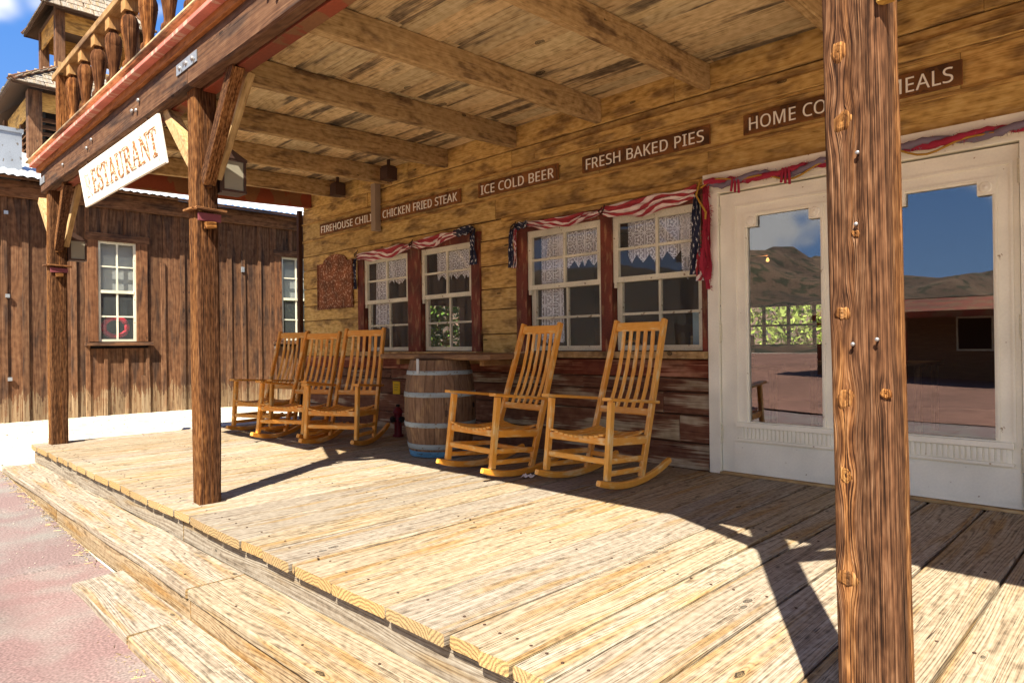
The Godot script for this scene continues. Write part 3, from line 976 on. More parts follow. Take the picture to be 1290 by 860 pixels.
func doors(b: Node) -> void:
	var z := WALL_Z
	# casing: jambs and moulded head
	var cas := MB.new()
	cas.box(Vector3(-2.548, 0.0, z - 0.12), Vector3(-2.458, 2.12, z + 0.03))
	cas.box(Vector3(-0.612, 0.0, z - 0.12), Vector3(-0.522, 2.12, z + 0.03))
	cas.box(Vector3(-2.548, 2.12, z - 0.12), Vector3(-0.522, 2.16, z + 0.032))
	cas.box(Vector3(-2.56, 2.16, z - 0.12), Vector3(-0.51, 2.2, z + 0.042))
	cas.box(Vector3(-2.565, 2.2, z - 0.12), Vector3(-0.505, 2.27, z + 0.055))
	for k in 4:
		cas.box(Vector3(-2.53, 2.126 + k * 0.009, z + 0.032), Vector3(-0.53, 2.130 + k * 0.009, z + 0.036))
	obj(b, "door_casing", cas.mesh(), M.cream)
	bd(b, "threshold", M.joist, Vector3(-2.46, 0.006, z - 0.03), Vector3(-0.61, 0.006, z - 0.03), 0.14, 0.02, Vector3.UP, {})
	var leaves := [[-2.453, -1.54, -2.238, -1.716], [-1.53, -0.618, -1.268, -0.745]]
	for k in 2:
		var L: Array = leaves[k]
		var zf := z + 0.004
		var zb := z - 0.04
		var y0 := 0.02
		var y1 := 2.108
		var g0 := 0.405
		var g1 := 1.915
		var d := MB.new()
		d.box(Vector3(L[0], y0, zb), Vector3(L[2], y1, zf))
		d.box(Vector3(L[3], y0, zb), Vector3(L[1], y1, zf))
		d.box(Vector3(L[2], y0, zb), Vector3(L[3], g0, zf))
		d.box(Vector3(L[2], g1, zb), Vector3(L[3], y1, zf))
		var door := obj(b, "door", d.mesh(), M.cream)
		# glazing bead and outer moulding
		var mo := MB.new()
		for q in [[0.012, 0.012, 0.01], [0.085, 0.014, 0.008]]:
			var o: float = q[0]
			var t: float = q[1]
			var h: float = q[2]
			mo.box(Vector3(L[2] - o - t, g0 - 0.0, zf), Vector3(L[2] - o, g1 + o + t, zf + h))
			mo.box(Vector3(L[3] + o, g0 - 0.0, zf), Vector3(L[3] + o + t, g1 + o + t, zf + h))
			mo.box(Vector3(L[2] - o, g1 + o, zf), Vector3(L[3] + o, g1 + o + t, zf + h))
		obj(door, "moulding", mo.mesh(), M.cream)
		var gl := MB.new()
		gl.box(Vector3(L[2] - 0.005, g0 - 0.005, z - 0.022), Vector3(L[3] + 0.005, g1 + 0.005, z - 0.016))
		obj(door, "pane", gl.mesh(), M.door_glass)
		for e in 2:
			var bx: float = L[2] - 0.012 if e == 0 else L[3] - 0.073
			var cb := MB.new()
			cb.box(Vector3(bx, g1 - 0.078, z - 0.015), Vector3(bx + 0.085, g1 + 0.012, zf + 0.012))
			var blk := obj(door, "corner_block", cb.mesh(), M.cream)
			obj(blk, "rosette", lathe([[0.0001, 0.012], [0.012, 0.011], [0.016, 0.006], [0.026, 0.01], [0.032, 0.004], [0.034, 0.0]], 14), M.cream, Transform3D(Basis(Vector3.RIGHT, PI / 2), Vector3(bx + 0.042, g1 - 0.033, zf + 0.012)))
		var ls: float = L[2] - 0.09
		var le: float = L[3] + 0.09
		var sh := MB.new()
		sh.box(Vector3(ls, 0.365, zf), Vector3(le, 0.398, zf + 0.034))
		sh.box(Vector3(ls + 0.012, 0.275, zf), Vector3(le - 0.012, 0.365, zf + 0.012))
		sh.box(Vector3(ls, 0.262, zf), Vector3(le, 0.278, zf + 0.026))
		var ledge := obj(door, "fluted_ledge", sh.mesh(), M.cream)
		var n := 22
		for f in n:
			var fx := lerpf(ls + 0.03, le - 0.03, (f + 0.5) / n)
			obj(ledge, "flute", boxm(Vector3(fx - 0.009, 0.283, zf + 0.012), Vector3(fx + 0.009, 0.36, zf + 0.021)), M.cream)
		obj(door, "kick_panel", boxm(Vector3(L[2] - 0.12, 0.05, zf), Vector3(L[3] + 0.12, 0.25, zf + 0.005)), M.cream)
		var hx: float = L[0] - 0.001 if k == 0 else L[1] + 0.001
		for hy in [1.95, 1.06, 0.3]:
			obj(door, "hinge", tube([Vector3(hx, hy - 0.07, zf + 0.008), Vector3(hx, hy + 0.07, zf + 0.008)], 0.008, 8), M.sash)
		if k == 1:
			obj(door, "door_knob", lathe([[0.0001, 0.06], [0.02, 0.056], [0.027, 0.04], [0.02, 0.026], [0.01, 0.02], [0.012, 0.004], [0.028, 0.0]], 14), M.steel, Transform3D(Basis(Vector3.RIGHT, PI / 2), Vector3(L[0] + 0.06, 1.0, zf)))

# five routed signs over the openings
func build_wall_signs() -> void:
	var rows := [["FIREHOUSE CHILI", -8.34, -7.03, 0.9], ["CHICKEN FRIED STEAK", -6.885, -5.417, 1.0], ["ICE COLD BEER", -5.13, -4.046, 1.0], ["FRESH BAKED PIES", -3.756, -2.518, 1.05], ["HOME COOKED MEALS", -2.244, -0.88, 1.1]]
	for r in rows:
		var x0: float = r[1]
		var x1: float = r[2]
		var s := thing("wall_sign", "narrow brown wooden sign with white letters reading " + r[0], "sign", Vector3((x0 + x1) * 0.5, 2.587, WALL_Z + 0.02), 0.0, "routed menu signs in a row over the windows")
		bd(s, "sign_board", M.sign_brown, Vector3(-(x1 - x0) * 0.5, 0, 0), Vector3((x1 - x0) * 0.5, 0, 0), 0.148, 0.02, Vector3(0, 0, 1), {"seg": 3, "wob": 0.001, "tint": tone(0.85, 1.1), "scale": Vector2(0.9, 0.5)})
		text(s, r[0], "Droid Sans", 0.092, x1 - x0 - 0.09, M.letter, Transform3D(Basis(), Vector3(0, -0.002, 0.0115)), 400)

func build_restaurant_sign() -> void:
	var s := thing("hanging_sign", "long white wooden sign with worn brown lettering hanging under the porch beam", "sign", Vector3(-6.05, 2.46, -1.645))
	s.rotation = Vector3(deg_to_rad(9.0), 0, 0)
	bd(s, "sign_board", M.sign_white, Vector3(-1.04, 0.0, 0), Vector3(1.04, 0.0, 0), 0.335, 0.022, Vector3(0, 0, 1), {"seg": 4, "wob": 0.002, "scale": Vector2(0.7, 0.7)})
	text(s, "ESTAURANT", "Droid Serif", 0.2, 1.67, M.letter_brown, Transform3D(Basis(), Vector3(0.135, 0.0, 0.0125)), 800)
	text(s, "R", "Droid Serif", 0.2, 0.18, M.letter_faded, Transform3D(Basis(), Vector3(-0.825, 0.0, 0.0125)), 800)
	for x in [-0.8, 0.8]:
		obj(s, "hanger", tube([Vector3(x, 0.16, 0.0), Vector3(x, 0.3, -0.03)], 0.006, 6), M.iron)

# ------------------------------------------------------------------ porch roof
func ceil_y(z: float) -> float:
	return lerpf(3.03, 3.135, (-z - 1.6) / 3.17)

func build_porch_roof() -> void:
	var r := thing("porch_roof", "timber porch roof of stained ceiling boards on heavy brown joists", "porch roof", Vector3.ZERO)
	var z := -1.52
	while z > WALL_Z + 0.02:
		var w: float = minf([0.19, 0.235, 0.15, 0.21][rng.randi() % 4], z - WALL_Z)
		var x := -8.95
		var i := rng.randi() % 3
		while x < 2.0:
			var e: float = minf(-8.72 + 1.04 * (2 + i), 2.05) if x < -8.9 else minf(x + 1.04 * (2 + rng.randi() % 2), 2.05)
			var zc := z - w * 0.5
			bd(r, "ceiling_board", M.ceil, Vector3(x + 0.001, ceil_y(zc) + 0.014, zc), Vector3(e - 0.001, ceil_y(zc) + 0.014, zc), w - 0.009, 0.024, Vector3(0, -1, 0.033), {"seg": 3, "wob": 0.002, "ch": 0.006, "tint": tone(0.82, 1.08, 0.05), "scale": Vector2(2.4, 1.0)})
			x = e
		z -= w
	obj(r, "balcony_floor", boxm(Vector3(-8.95, 3.17, WALL_Z - 0.1), Vector3(2.05, 3.2, -1.72)), M.interior)
	for k in 10:
		var x := -2.552 + 1.04 * (k - 6)
		if k == 0:
			x = -8.64
		var yo := ceil_y(-1.66) - 0.1
		var yi := ceil_y(WALL_Z) - 0.1
		bd(r, "joist", M.redbeam if k == 0 else M.joist, Vector3(x, yo, -1.66), Vector3(x, yi, WALL_Z + 0.002), 0.2, 0.065, Vector3(1, 0, 0), {"seg": 6, "wob": 0.005, "ch": 0.009, "tint": tone(0.84, 1.1, 0.05), "scale": Vector2(2.2, 0.7)})
		if k > 3 and k < 8:
			bd(r, "joist_block", M.joist, Vector3(x + 0.06, yo + 0.03, -1.74), Vector3(x + 0.06, yo + 0.03, -1.92), 0.09, 0.06, Vector3(1, 0, 0), {"tint": tone(0.86, 1.0)})
	# outer beam (weathered, dark) and the red painted beam behind it
	for q in [[-8.6, -4.42, 2.665, 2.655], [-4.41, -0.5, 2.645, 2.65], [-0.49, 2.05, 2.60, 2.5]]:
		bd(r, "beam", M.dark, Vector3(q[0], q[2] + 0.125, -1.645), Vector3(q[1], q[3] + 0.125, -1.645), 0.25, 0.09, Vector3(0, 0, 1), {"seg": 6, "wob": 0.005, "ch": 0.012, "tint": tone(0.68, 0.8), "scale": Vector2(3.4, 0.8), "off": Vector2(0.3, rng.randf())})
		bd(r, "inner_beam", M.redbeam, Vector3(q[0], q[2] + 0.135, -1.735), Vector3(q[1], q[3] + 0.135, -1.735), 0.28, 0.085, Vector3(0, 0, 1), {"seg": 3, "wob": 0.003, "scale": Vector2(2, 1)})
	bd(r, "fascia", M.joist, Vector3(-8.68, 2.92, -1.60), Vector3(2.05, 2.9, -1.60), 0.06, 0.05, Vector3(0, 0, 1), {"seg": 4, "tint": Color(0.75, 0.42, 0.24)})
	bd(r, "drip_edge", M.pink, Vector3(-8.72, 2.965, -1.575), Vector3(2.05, 2.95, -1.575), 0.11, 0.035, Vector3.UP, {"seg": 8, "wob": 0.003, "scale": Vector2(1, 1)})
	# steel straps and bolts on the beam face
	for q in [[-4.42, 2.79, 0.34], [-8.5, 2.78, 0.2]]:
		obj(r, "strap", boxm(Vector3(q[0] - q[2] * 0.5, q[1] - 0.035, -1.597), Vector3(q[0] + q[2] * 0.5, q[1] + 0.035, -1.592)), M.galvanised)
	var bolt := lathe([[0.016, 0.0], [0.016, 0.006], [0.01, 0.012], [0.0001, 0.013]], 8)
	for q in [[-4.53, 2.79], [-4.42, 2.79], [-4.32, 2.79], [-5.35, 2.80], [-5.5, 2.76], [-5.4, 2.74], [-6.6, 2.79], [-6.75, 2.75], [-7.6, 2.77], [-3.3, 2.8], [-3.2, 2.76], [-2.3, 2.78]]:
		obj(r, "bolt", bolt, M.steel, Transform3D(Basis(Vector3.RIGHT, PI / 2), Vector3(q[0], q[1], -1.594)))

func post_mesh(w: float, h: float, sd: int, lean: Vector2, tint: Color, off := Vector2(0.3, 0.7), knots := [], sides := 60, round := 0.08) -> ArrayMesh:
	var n := FastNoiseLite.new()
	n.seed = sd
	n.frequency = 1.0
	var rings := []
	var st := 26 if knots.is_empty() else 110
	for s in st + 1:
		var f := float(s) / st
		var ring := []
		for q in sides:
			var a := TAU * q / sides
			var c := Vector2(cos(a), sin(a))
			var sq := w * 0.5 / maxf(absf(c.x), absf(c.y))
			var rr := lerpf(sq, w * 0.56, round)
			rr = minf(rr, w * 0.65)
			rr += n.get_noise_3d(c.x * 1.2, f * h * 0.7, c.y * 1.2) * w * 0.035 + n.get_noise_3d(c.x * 9.0, f * h * 0.8, c.y * 9.0) * w * 0.035
			ring.append(Vector3(c.x * rr + lean.x * f, f * h, -c.y * rr + lean.y * f))
		rings.append(ring)
	var mb := MB.new()
	mb.col = tint
	mb.loft(rings, true, 0.5, 2.0, off)
	# the grain flows round the knots
	for k in knots:
		for e in mb.v.size():
			var p := mb.v[e]
			if p.z < w * 0.25:
				continue
			var dx: float = p.x - lean.x * p.y / h - k[0]
			var dy: float = p.y - k[1]
			var g := exp(-pow(dx / (k[2] * 2.2), 2.0) - pow(dy / (k[2] * 4.5), 2.0))
			if g > 0.01:
				mb.t[e].y -= dx * 2.0 * 0.85 * g
				mb.v[e].z += 0.0035 * g
	return mb.mesh()

func post(label: String, at: Vector3, w: float, h: float, sd: int, lean: Vector2, tint: Color, ledge: bool, off := Vector2(0.3, 0.4), knots := []) -> Node3D:
	var p := thing("porch_post", label, "post", at, 0.0, "timber posts holding up the porch roof")
	obj(p, "timber", post_mesh(w, h, sd, lean, tint, off, knots), M.post)
	# knee braces along the beam
	for s in [-1, 1]:
		var foot := Vector3(s * w * 0.42, 2.06 if s > 0 else 2.14, 0.0)
		var top := Vector3(s * 0.56, 2.66, 0.02)
		bd(p, "brace", M.joist if s < 0 else M.post, foot, top, 0.085, 0.075, Vector3(0, 0, 1), {"seg": 3, "bow": 0.0, "tint": tone(0.95, 1.05), "scale": Vector2(1, 0.5)})
		if s > 0:
			bd(p, "brace", M.joist, Vector3(w * 0.3, 2.1, -w * 0.45), Vector3(0.42, 2.7, -0.12), 0.07, 0.05, Vector3(0, 0, 1), {})
	if ledge:
		bd(p, "ledge", M.post, Vector3(w * 0.5 + 0.018, 1.88, w * 0.62), Vector3(w * 0.5 + 0.018, 1.872, -w * 0.7), 0.05, 0.018, Vector3.UP, {"seg": 3, "wob": 0.004, "scale": Vector2(2, 0.5)})
		bd(p, "ledge", M.post, Vector3(-w * 0.56, 1.884, w * 0.5 + 0.016), Vector3(w * 0.52, 1.88, w * 0.5 + 0.016), 0.036, 0.018, Vector3.UP, {"scale": Vector2(2, 0.5)})
		bd(p, "hook_block", M.post, Vector3(w * 0.5 + 0.022, 1.775, 0.032), Vector3(w * 0.5 + 0.022, 1.78, -0.032), 0.04, 0.045, Vector3(1, 0, 0), {"tint": Color(1.2, 0.95, 0.7), "scale": Vector2(2, 0.5)})
		bd(p, "painted_band", M.letter_band, Vector3(w * 0.5 + 0.012, 1.83, w * 0.5), Vector3(w * 0.5 + 0.012, 1.83, -w * 0.5), 0.05, 0.012, Vector3(1, 0, 0), {})
		bd(p, "worn_block", M.post, Vector3(w * 0.46, 2.02, 0.0), Vector3(w * 0.46, 2.14, 0.0), 0.06, 0.06, Vector3(1, 0, 0), {"wob": 0.01, "seg": 4, "ch": 0.015, "tint": Color(0.6, 0.55, 0.5)})
	return p

func build_posts() -> void:
	post("slim square porch post at the far end of the plank floor near the white ground", Vector3(-8.45, 0, -1.71), 0.158, 2.68, 3, Vector2(0.0, 0.0), Color(0.84, 0.8, 0.7), true)
	post("weathered porch post with a dark lantern above the hanging sign end", Vector3(-4.47, 0, -1.715), 0.142, 2.66, 9, Vector2(-0.02, 0.0), Color(0.72, 0.68, 0.64), true)
	var spots := [[-0.035, 0.455, 0.013], [-0.033, 0.69, 0.011], [-0.031, 0.865, 0.013], [-0.033, 1.06, 0.010], [-0.022, 1.50, 0.013], [0.054, 0.88, 0.007], [0.0, 1.24, 0.006], [-0.028, 1.66, 0.012]]
	var p := post("thick orange brown post with round knots in front of the cream doors", Vector3(-0.497, 0, -1.70), 0.132, 2.66, 17, Vector2(-0.028, 0.0), Color(1, 1, 1), false, Vector2(0.1, -0.3), spots)
	# knots on the street side, as bulging swirls of wood
	for k in spots:
		var kr: float = k[2] * 1.05
		var km := MB.new()
		km.col = Color(1.25, 1.08, 0.86) * rng.randf_range(0.85, 1.1)
		var kp := rng.randf() * 9.0
		var krings := []
		for q in [[1.5, -0.003], [1.2, 0.0], [1.0, 0.0014], [0.9, 0.0016], [0.82, 0.0006], [0.7, 0.0014], [0.4, 0.0016], [0.2, 0.0002], [0.02, -0.0005]]:
			var ring := []
			for e in 18:
				var a := TAU * e / 18.0
				var rr: float = kr * q[0] * (1.0 + 0.14 * sin(a * 2.0 + kp) + 0.08 * sin(a * 5.0 + kp * 2.0))
				ring.append(Vector3(cos(a) * rr, q[1] + 0.0006 * sin(a * 7.0 + kp), -sin(a) * rr * 1.2))
			krings.append(ring)
		km.loft(krings, true, 1.5, 0.25, Vector2.ZERO, false)
		for e in km.v.size():
			km.t[e] = Vector2(km.v[e].z * 0.5 + k[1], km.v[e].x * 2.0 + k[0] * 5.0)
		obj(p, "knot", km.mesh(), M.post, Transform3D(Basis(Vector3.RIGHT, PI / 2), Vector3(k[0] - 0.028 * k[1] / 2.66, k[1], 0.0705)))
	bd(p, "wood_block", M.joist, Vector3(0.056, 1.74, 0.07), Vector3(0.056, 1.83, 0.07), 0.035, 0.03, Vector3(0, 0, 1), {"tint": Color(1.5, 0.85, 0.4)})
	for q in [[0.03, 1.0], [-0.005, 1.42], [-0.01, 1.26], [-0.02, 0.99]]:
		obj(p, "nail", lathe([[0.0025, 0.0], [0.0025, 0.012], [0.005, 0.012], [0.004, 0.015], [0.0001, 0.0155]], 8), M.steel, Transform3D(Basis(Vector3.RIGHT, PI / 2), Vector3(q[0], q[1], 0.064)))
	for q in [["dark metal lantern on the post beside the hanging sign", Vector3(-4.475, 2.005, -1.79)], ["dark metal lantern on the far porch post facing the brown building", Vector3(-8.455, 1.935, -1.795)]]:
		lantern(q[0], q[1])

func lantern(label: String, at: Vector3) -> void:
	var l := thing("wall_lantern", label, "lantern", at, 0.0, "lanterns on the porch posts")
	# back plate at z = 0, body hangs towards -z
	var f := MB.new()
	f.box(Vector3(-0.07, 0.0, -0.012), Vector3(0.07, 0.33, -0.001))
	var y0 := 0.03
	var y1 := 0.22
	for cx in [-0.07, 0.058]:
		for cz in [-0.03, -0.175]:
			f.box(Vector3(cx, y0, cz), Vector3(cx + 0.012, y1, cz + 0.016))
	f.box(Vector3(-0.072, y0 - 0.016, -0.178), Vector3(0.072, y0, -0.012))
	f.box(Vector3(-0.074, y1, -0.18), Vector3(0.074, y1 + 0.014, -0.012))
	# sloping hood
	var a := Vector3(-0.078, y1 + 0.014, -0.184)
	var b := Vector3(0.078, y1 + 0.014, -0.184)
	var c := Vector3(0.078, 0.33, -0.012)
	var d := Vector3(-0.078, 0.33, -0.012)
	var e := Vector3(-0.078, y1 + 0.014, -0.012)
	var g := Vector3(0.078, y1 + 0.014, -0.012)
	f.quad(b, a, d, c)
	f.tri(a, e, d)
	f.tri(b, c, g)
	f.quad(a, b, g, e)
	obj(l, "housing", f.mesh(), M.iron)
	obj(l, "pane", boxm(Vector3(0.061, y0, -0.158), Vector3(0.064, y1, -0.03)), M.frosted)
	obj(l, "pane", boxm(Vector3(-0.064, y0, -0.158), Vector3(-0.061, y1, -0.03)), M.frosted)
	obj(l, "pane", boxm(Vector3(-0.058, y0, -0.170), Vector3(0.058, y1, -0.167)), M.frosted)

func build_railing() -> void:
	var r := thing("balcony_railing", "balcony railing of turned brown wooden balusters above the porch beam", "railing", Vector3(0, 0, -1.66))
	bd(r, "bottom_rail", M.wall, Vector3(-8.0, 3.09, 0), Vector3(2.0, 3.08, 0), 0.12, 0.06, Vector3(0, 0, 1), {"seg": 4, "tint": Color(0.75, 0.66, 0.6)})
	bd(r, "kerb_board", M.wall, Vector3(-8.0, 3.0, -0.01), Vector3(2.0, 3.0, -0.01), 0.09, 0.08, Vector3(0, 0, 1), {"tint": Color(0.55, 0.45, 0.4)})
	bd(r, "top_rail", M.joist, Vector3(-8.05, 3.735, 0), Vector3(2.0, 3.735, 0), 0.12, 0.06, Vector3.UP, {"seg": 4, "tint": Color(0.72, 0.66, 0.6)})
	for x in [-7.87, -4.28]:
		bd(r, "newel", M.post, Vector3(x, 2.98, 0), Vector3(x, 3.72, 0), 0.11, 0.11, Vector3(0, 0, 1), {"seg": 3, "tint": Color(0.9, 0.8, 0.7), "scale": Vector2(2, 0.5)})
	var prof := [[0.03, 0.0], [0.052, 0.015], [0.056, 0.05], [0.05, 0.075], [0.036, 0.09], [0.034, 0.12], [0.044, 0.2], [0.058, 0.29], [0.064, 0.33], [0.058, 0.335], [0.066, 0.345], [0.064, 0.39], [0.052, 0.425], [0.034, 0.445], [0.036, 0.46], [0.026, 0.475]]
	var turned := lathe(prof, 18, Color(0.8, 0.7, 0.6), 0.35, 1.5)
	var block := board_mesh(0.11, 0.1, 0.1, M.joist, {"seg": 1, "tint": Color(0.85, 0.7, 0.55)})
	var k := 0
	var x := -7.47
	while x < 1.9:
		if absf(x + 4.28) > 0.12:
			var o := obj(r, "baluster", turned, M.post, Transform3D(Basis(Vector3.UP, k * 1.3), Vector3(x, 3.14, 0)))
			obj(o, "block", block, M.joist, Transform3D(Basis(Vector3.UP, -k * 1.3) * Basis(Vector3(0, 0, 1), PI / 2), Vector3(0, 0.52, 0)))
		x += 0.427
		k += 1

# ------------------------------------------------------------------ rocking chairs (face +z, origin on the floor)
func chair_opts(extra: Dictionary) -> Dictionary:
	var d := {"scale": Vector2(0.8, 0.35), "wob": 0.0, "ch": 0.006, "seg": 1}
	d.merge(extra, true)
	d["tint"] = tone(0.86, 1.1, 0.05)
	return d

# point on the plane of a chair back, f = 0 at the lower rail, 1 at the top rail
func chair_back(f: float, x: float) -> Vector3:
	return Vector3(x, lerpf(0.49, 1.115, f), lerpf(-0.214, -0.412, f))

func make_chair() -> Node3D:
	var c := Node3D.new()
	var m: Material = M.chair
	# rockers: bent laths, lowest under the seat
	for s in [-1, 1]:
		var rings := []
		for q in 15:
			var f := q / 14.0
			var z := lerpf(0.43, -0.43, f)
			var y := 0.024 + 0.42 * pow(z - 0.06, 2.0)
			var sl := 0.84 * (z - 0.06)
			var up := Vector3(0, 1, -sl).normalized()
			var x: float = s * lerpf(0.285, 0.245, f)
			var hh := 0.023 * (1.0 if q > 0 and q < 14 else 0.8)
			var ce := Vector3(x, y, z)
			var sd := Vector3(0.018, 0, 0)
			rings.append([ce + up * hh - sd * 0.7, ce + up * hh + sd * 0.7, ce + up * hh * 0.7 + sd, ce - up * hh * 0.7 + sd, ce - up * hh + sd * 0.7, ce - up * hh - sd * 0.7, ce - up * hh * 0.7 - sd, ce + up * hh * 0.7 - sd])
		for r in rings:
			r.reverse()
		var mb := MB.new()
		mb.col = tone(0.9, 1.05)
		mb.loft(rings, true, 1.2, 2.8, Vector2(rng.randf(), rng.randf()), true, true)
		obj(c, "rocker", mb.mesh(), m)
	for s in [-1, 1]:
		bd(c, "front_leg", m, Vector3(s * 0.28, 0.085, 0.335), Vector3(s * 0.275, 0.60, 0.275), 0.05, 0.036, Vector3(1, 0, 0), chair_opts({}))
		bd(c, "back_post", m, Vector3(s * 0.252, 0.05, -0.075), Vector3(s * 0.222, 1.165, -0.425), 0.05, 0.034, Vector3(1, 0, 0), chair_opts({"seg": 2}))
		# arm: flat board, wider at the front
		bd(c, "arm", m, Vector3(s * 0.285, 0.622, 0.335), Vector3(s * 0.275, 0.565, -0.24), 0.075, 0.022, Vector3.UP, chair_opts({"taper": 0.7, "seg": 2, "ch": 0.007}))
		bd(c, "seat_rail", m, Vector3(s * 0.276, 0.335, 0.3), Vector3(s * 0.248, 0.30, -0.16), 0.055, 0.024, Vector3(1, 0, 0), chair_opts({}))
		bd(c, "side_stretcher", m, Vector3(s * 0.278, 0.205, 0.31), Vector3(s * 0.25, 0.18, -0.115), 0.036, 0.02, Vector3(1, 0, 0), chair_opts({}))
		bd(c, "side_stretcher", m, Vector3(s * 0.279, 0.125, 0.32), Vector3(s * 0.25, 0.105, -0.09), 0.036, 0.02, Vector3(1, 0, 0), chair_opts({}))
	bd(c, "front_rail", m, Vector3(-0.27, 0.335, 0.303), Vector3(0.27, 0.335, 0.303), 0.05, 0.024, Vector3(0, 0.1, 1), chair_opts({}))
	bd(c, "front_stretcher", m, Vector3(-0.275, 0.205, 0.32), Vector3(0.275, 0.205, 0.32), 0.04, 0.022, Vector3(0, 0.1, 1), chair_opts({}))
	bd(c, "back_stretcher", m, Vector3(-0.245, 0.16, -0.11), Vector3(0.245, 0.16, -0.11), 0.036, 0.022, Vector3(0, 0.3, 1), chair_opts({}))
	bd(c, "seat_back_rail", m, Vector3(-0.24, 0.31, -0.157), Vector3(0.24, 0.31, -0.157), 0.05, 0.022, Vector3(0, 0.3, 1), chair_opts({}))
	# seat slats run front to back and dip towards the middle
	for k in 11:
		var f := (k + 0.5) / 11.0 * 2.0 - 1.0
		var dip := -0.035 * (1.0 - f * f)
		var tilt := Vector3(-0.14 * f, 1, 0)
		var rings := []
		for q in 7:
			var g := q / 6.0
			var z := lerpf(0.33, -0.17, g)
			var y := 0.385 + dip - 0.03 * sin(g * PI) - 0.02 * g
			var x := f * lerpf(0.25, 0.222, g)
			var ce := Vector3(x, y, z)
			var rt := Vector3(1, 0.14 * f, 0).normalized() * 0.0195
			var up := Vector3(0, 0.007, 0)
			rings.append([ce + up - rt, ce + up + rt, ce - up + rt, ce - up - rt])
		for r in rings:
			r.reverse()
		var mb := MB.new()
		mb.col = tone(0.85, 1.1, 0.05)
		mb.loft(rings, true, 1.2, 2.8, Vector2(rng.randf(), rng.randf()), true, true)
		obj(c, "seat_slat", mb.mesh(), m)
	# back: top rail, lower rail, five slats
	bd(c, "top_rail", m, chair_back(1.0, -0.21), chair_back(1.0, 0.21), 0.07, 0.024, Vector3(0, 0.3, 1), chair_opts({"seg": 3}))
	bd(c, "lower_rail", m, chair_back(0.0, -0.225), chair_back(0.0, 0.225), 0.05, 0.024, Vector3(0, 0.3, 1), chair_opts({}))
	for k in 5:
		var x := (k - 2) * 0.068
		bd(c, "back_slat", m, chair_back(0.02, x * 1.06), chair_back(0.95, x), 0.034, 0.013, Vector3(0, 0.3, 1), chair_opts({"seg": 4, "bow": -0.03, "ch": 0.004}))
	return c

func build_chairs() -> void:
	var proto := make_chair()
	# x, z, turn, label, lean of the rest position
	var rows := [
		[-2.94, -3.95, -0.05, "golden slatted rocking chair standing directly beside the cream doors"],
		[-3.80, -3.76, -0.09, "golden slatted rocking chair between the barrel and the chair by the doors"],
		[-6.07, -3.73, 0.50, "golden rocking chair beside the little red hydrant, first of the far trio"],
		[-6.80, -3.62, 0.45, "golden rocking chair in the middle of the far trio"],
		[-7.70, -3.70, 0.36, "golden rocking chair by the rusty plate at the far end of the wall"],
	]
	for k in rows.size():
		var c: Node3D = proto if k == 0 else proto.duplicate()
		put(self, c, "rocking_chair")
		# rocked a little forward or back about the centre of the rockers' curve
		var rock := Basis(Vector3.RIGHT, [0.0, -0.012, 0.03, -0.02, 0.035][k])
		var pivot := Vector3(0, 1.19, 0.06)
		c.transform = Transform3D(Basis(Vector3.UP, rows[k][2]), Vector3(rows[k][0], 0.004, rows[k][1])) * Transform3D(rock, pivot - rock * pivot)
		if k > 0:
			var worn: StandardMaterial3D = M.chair.duplicate()
			worn.albedo_color = [Color.WHITE, Color(1.0, 0.97, 0.9), Color(0.97, 0.93, 0.86), Color(1.0, 0.95, 0.85), Color(0.94, 0.92, 0.88)][k]
			worn.roughness = 0.42 + 0.06 * k
			for part in c.get_children():
				(part as MeshInstance3D).material_override = worn
		meta(c, rows[k][3], "rocking chair", "slatted rocking chairs along the wall")

# ------------------------------------------------------------------ barrel and counter
func barrel_r(y: float) -> float:
	var f := y / 0.86
	return 0.268 + 0.058 * (1.0 - pow(2.0 * f - 1.0, 2.0))

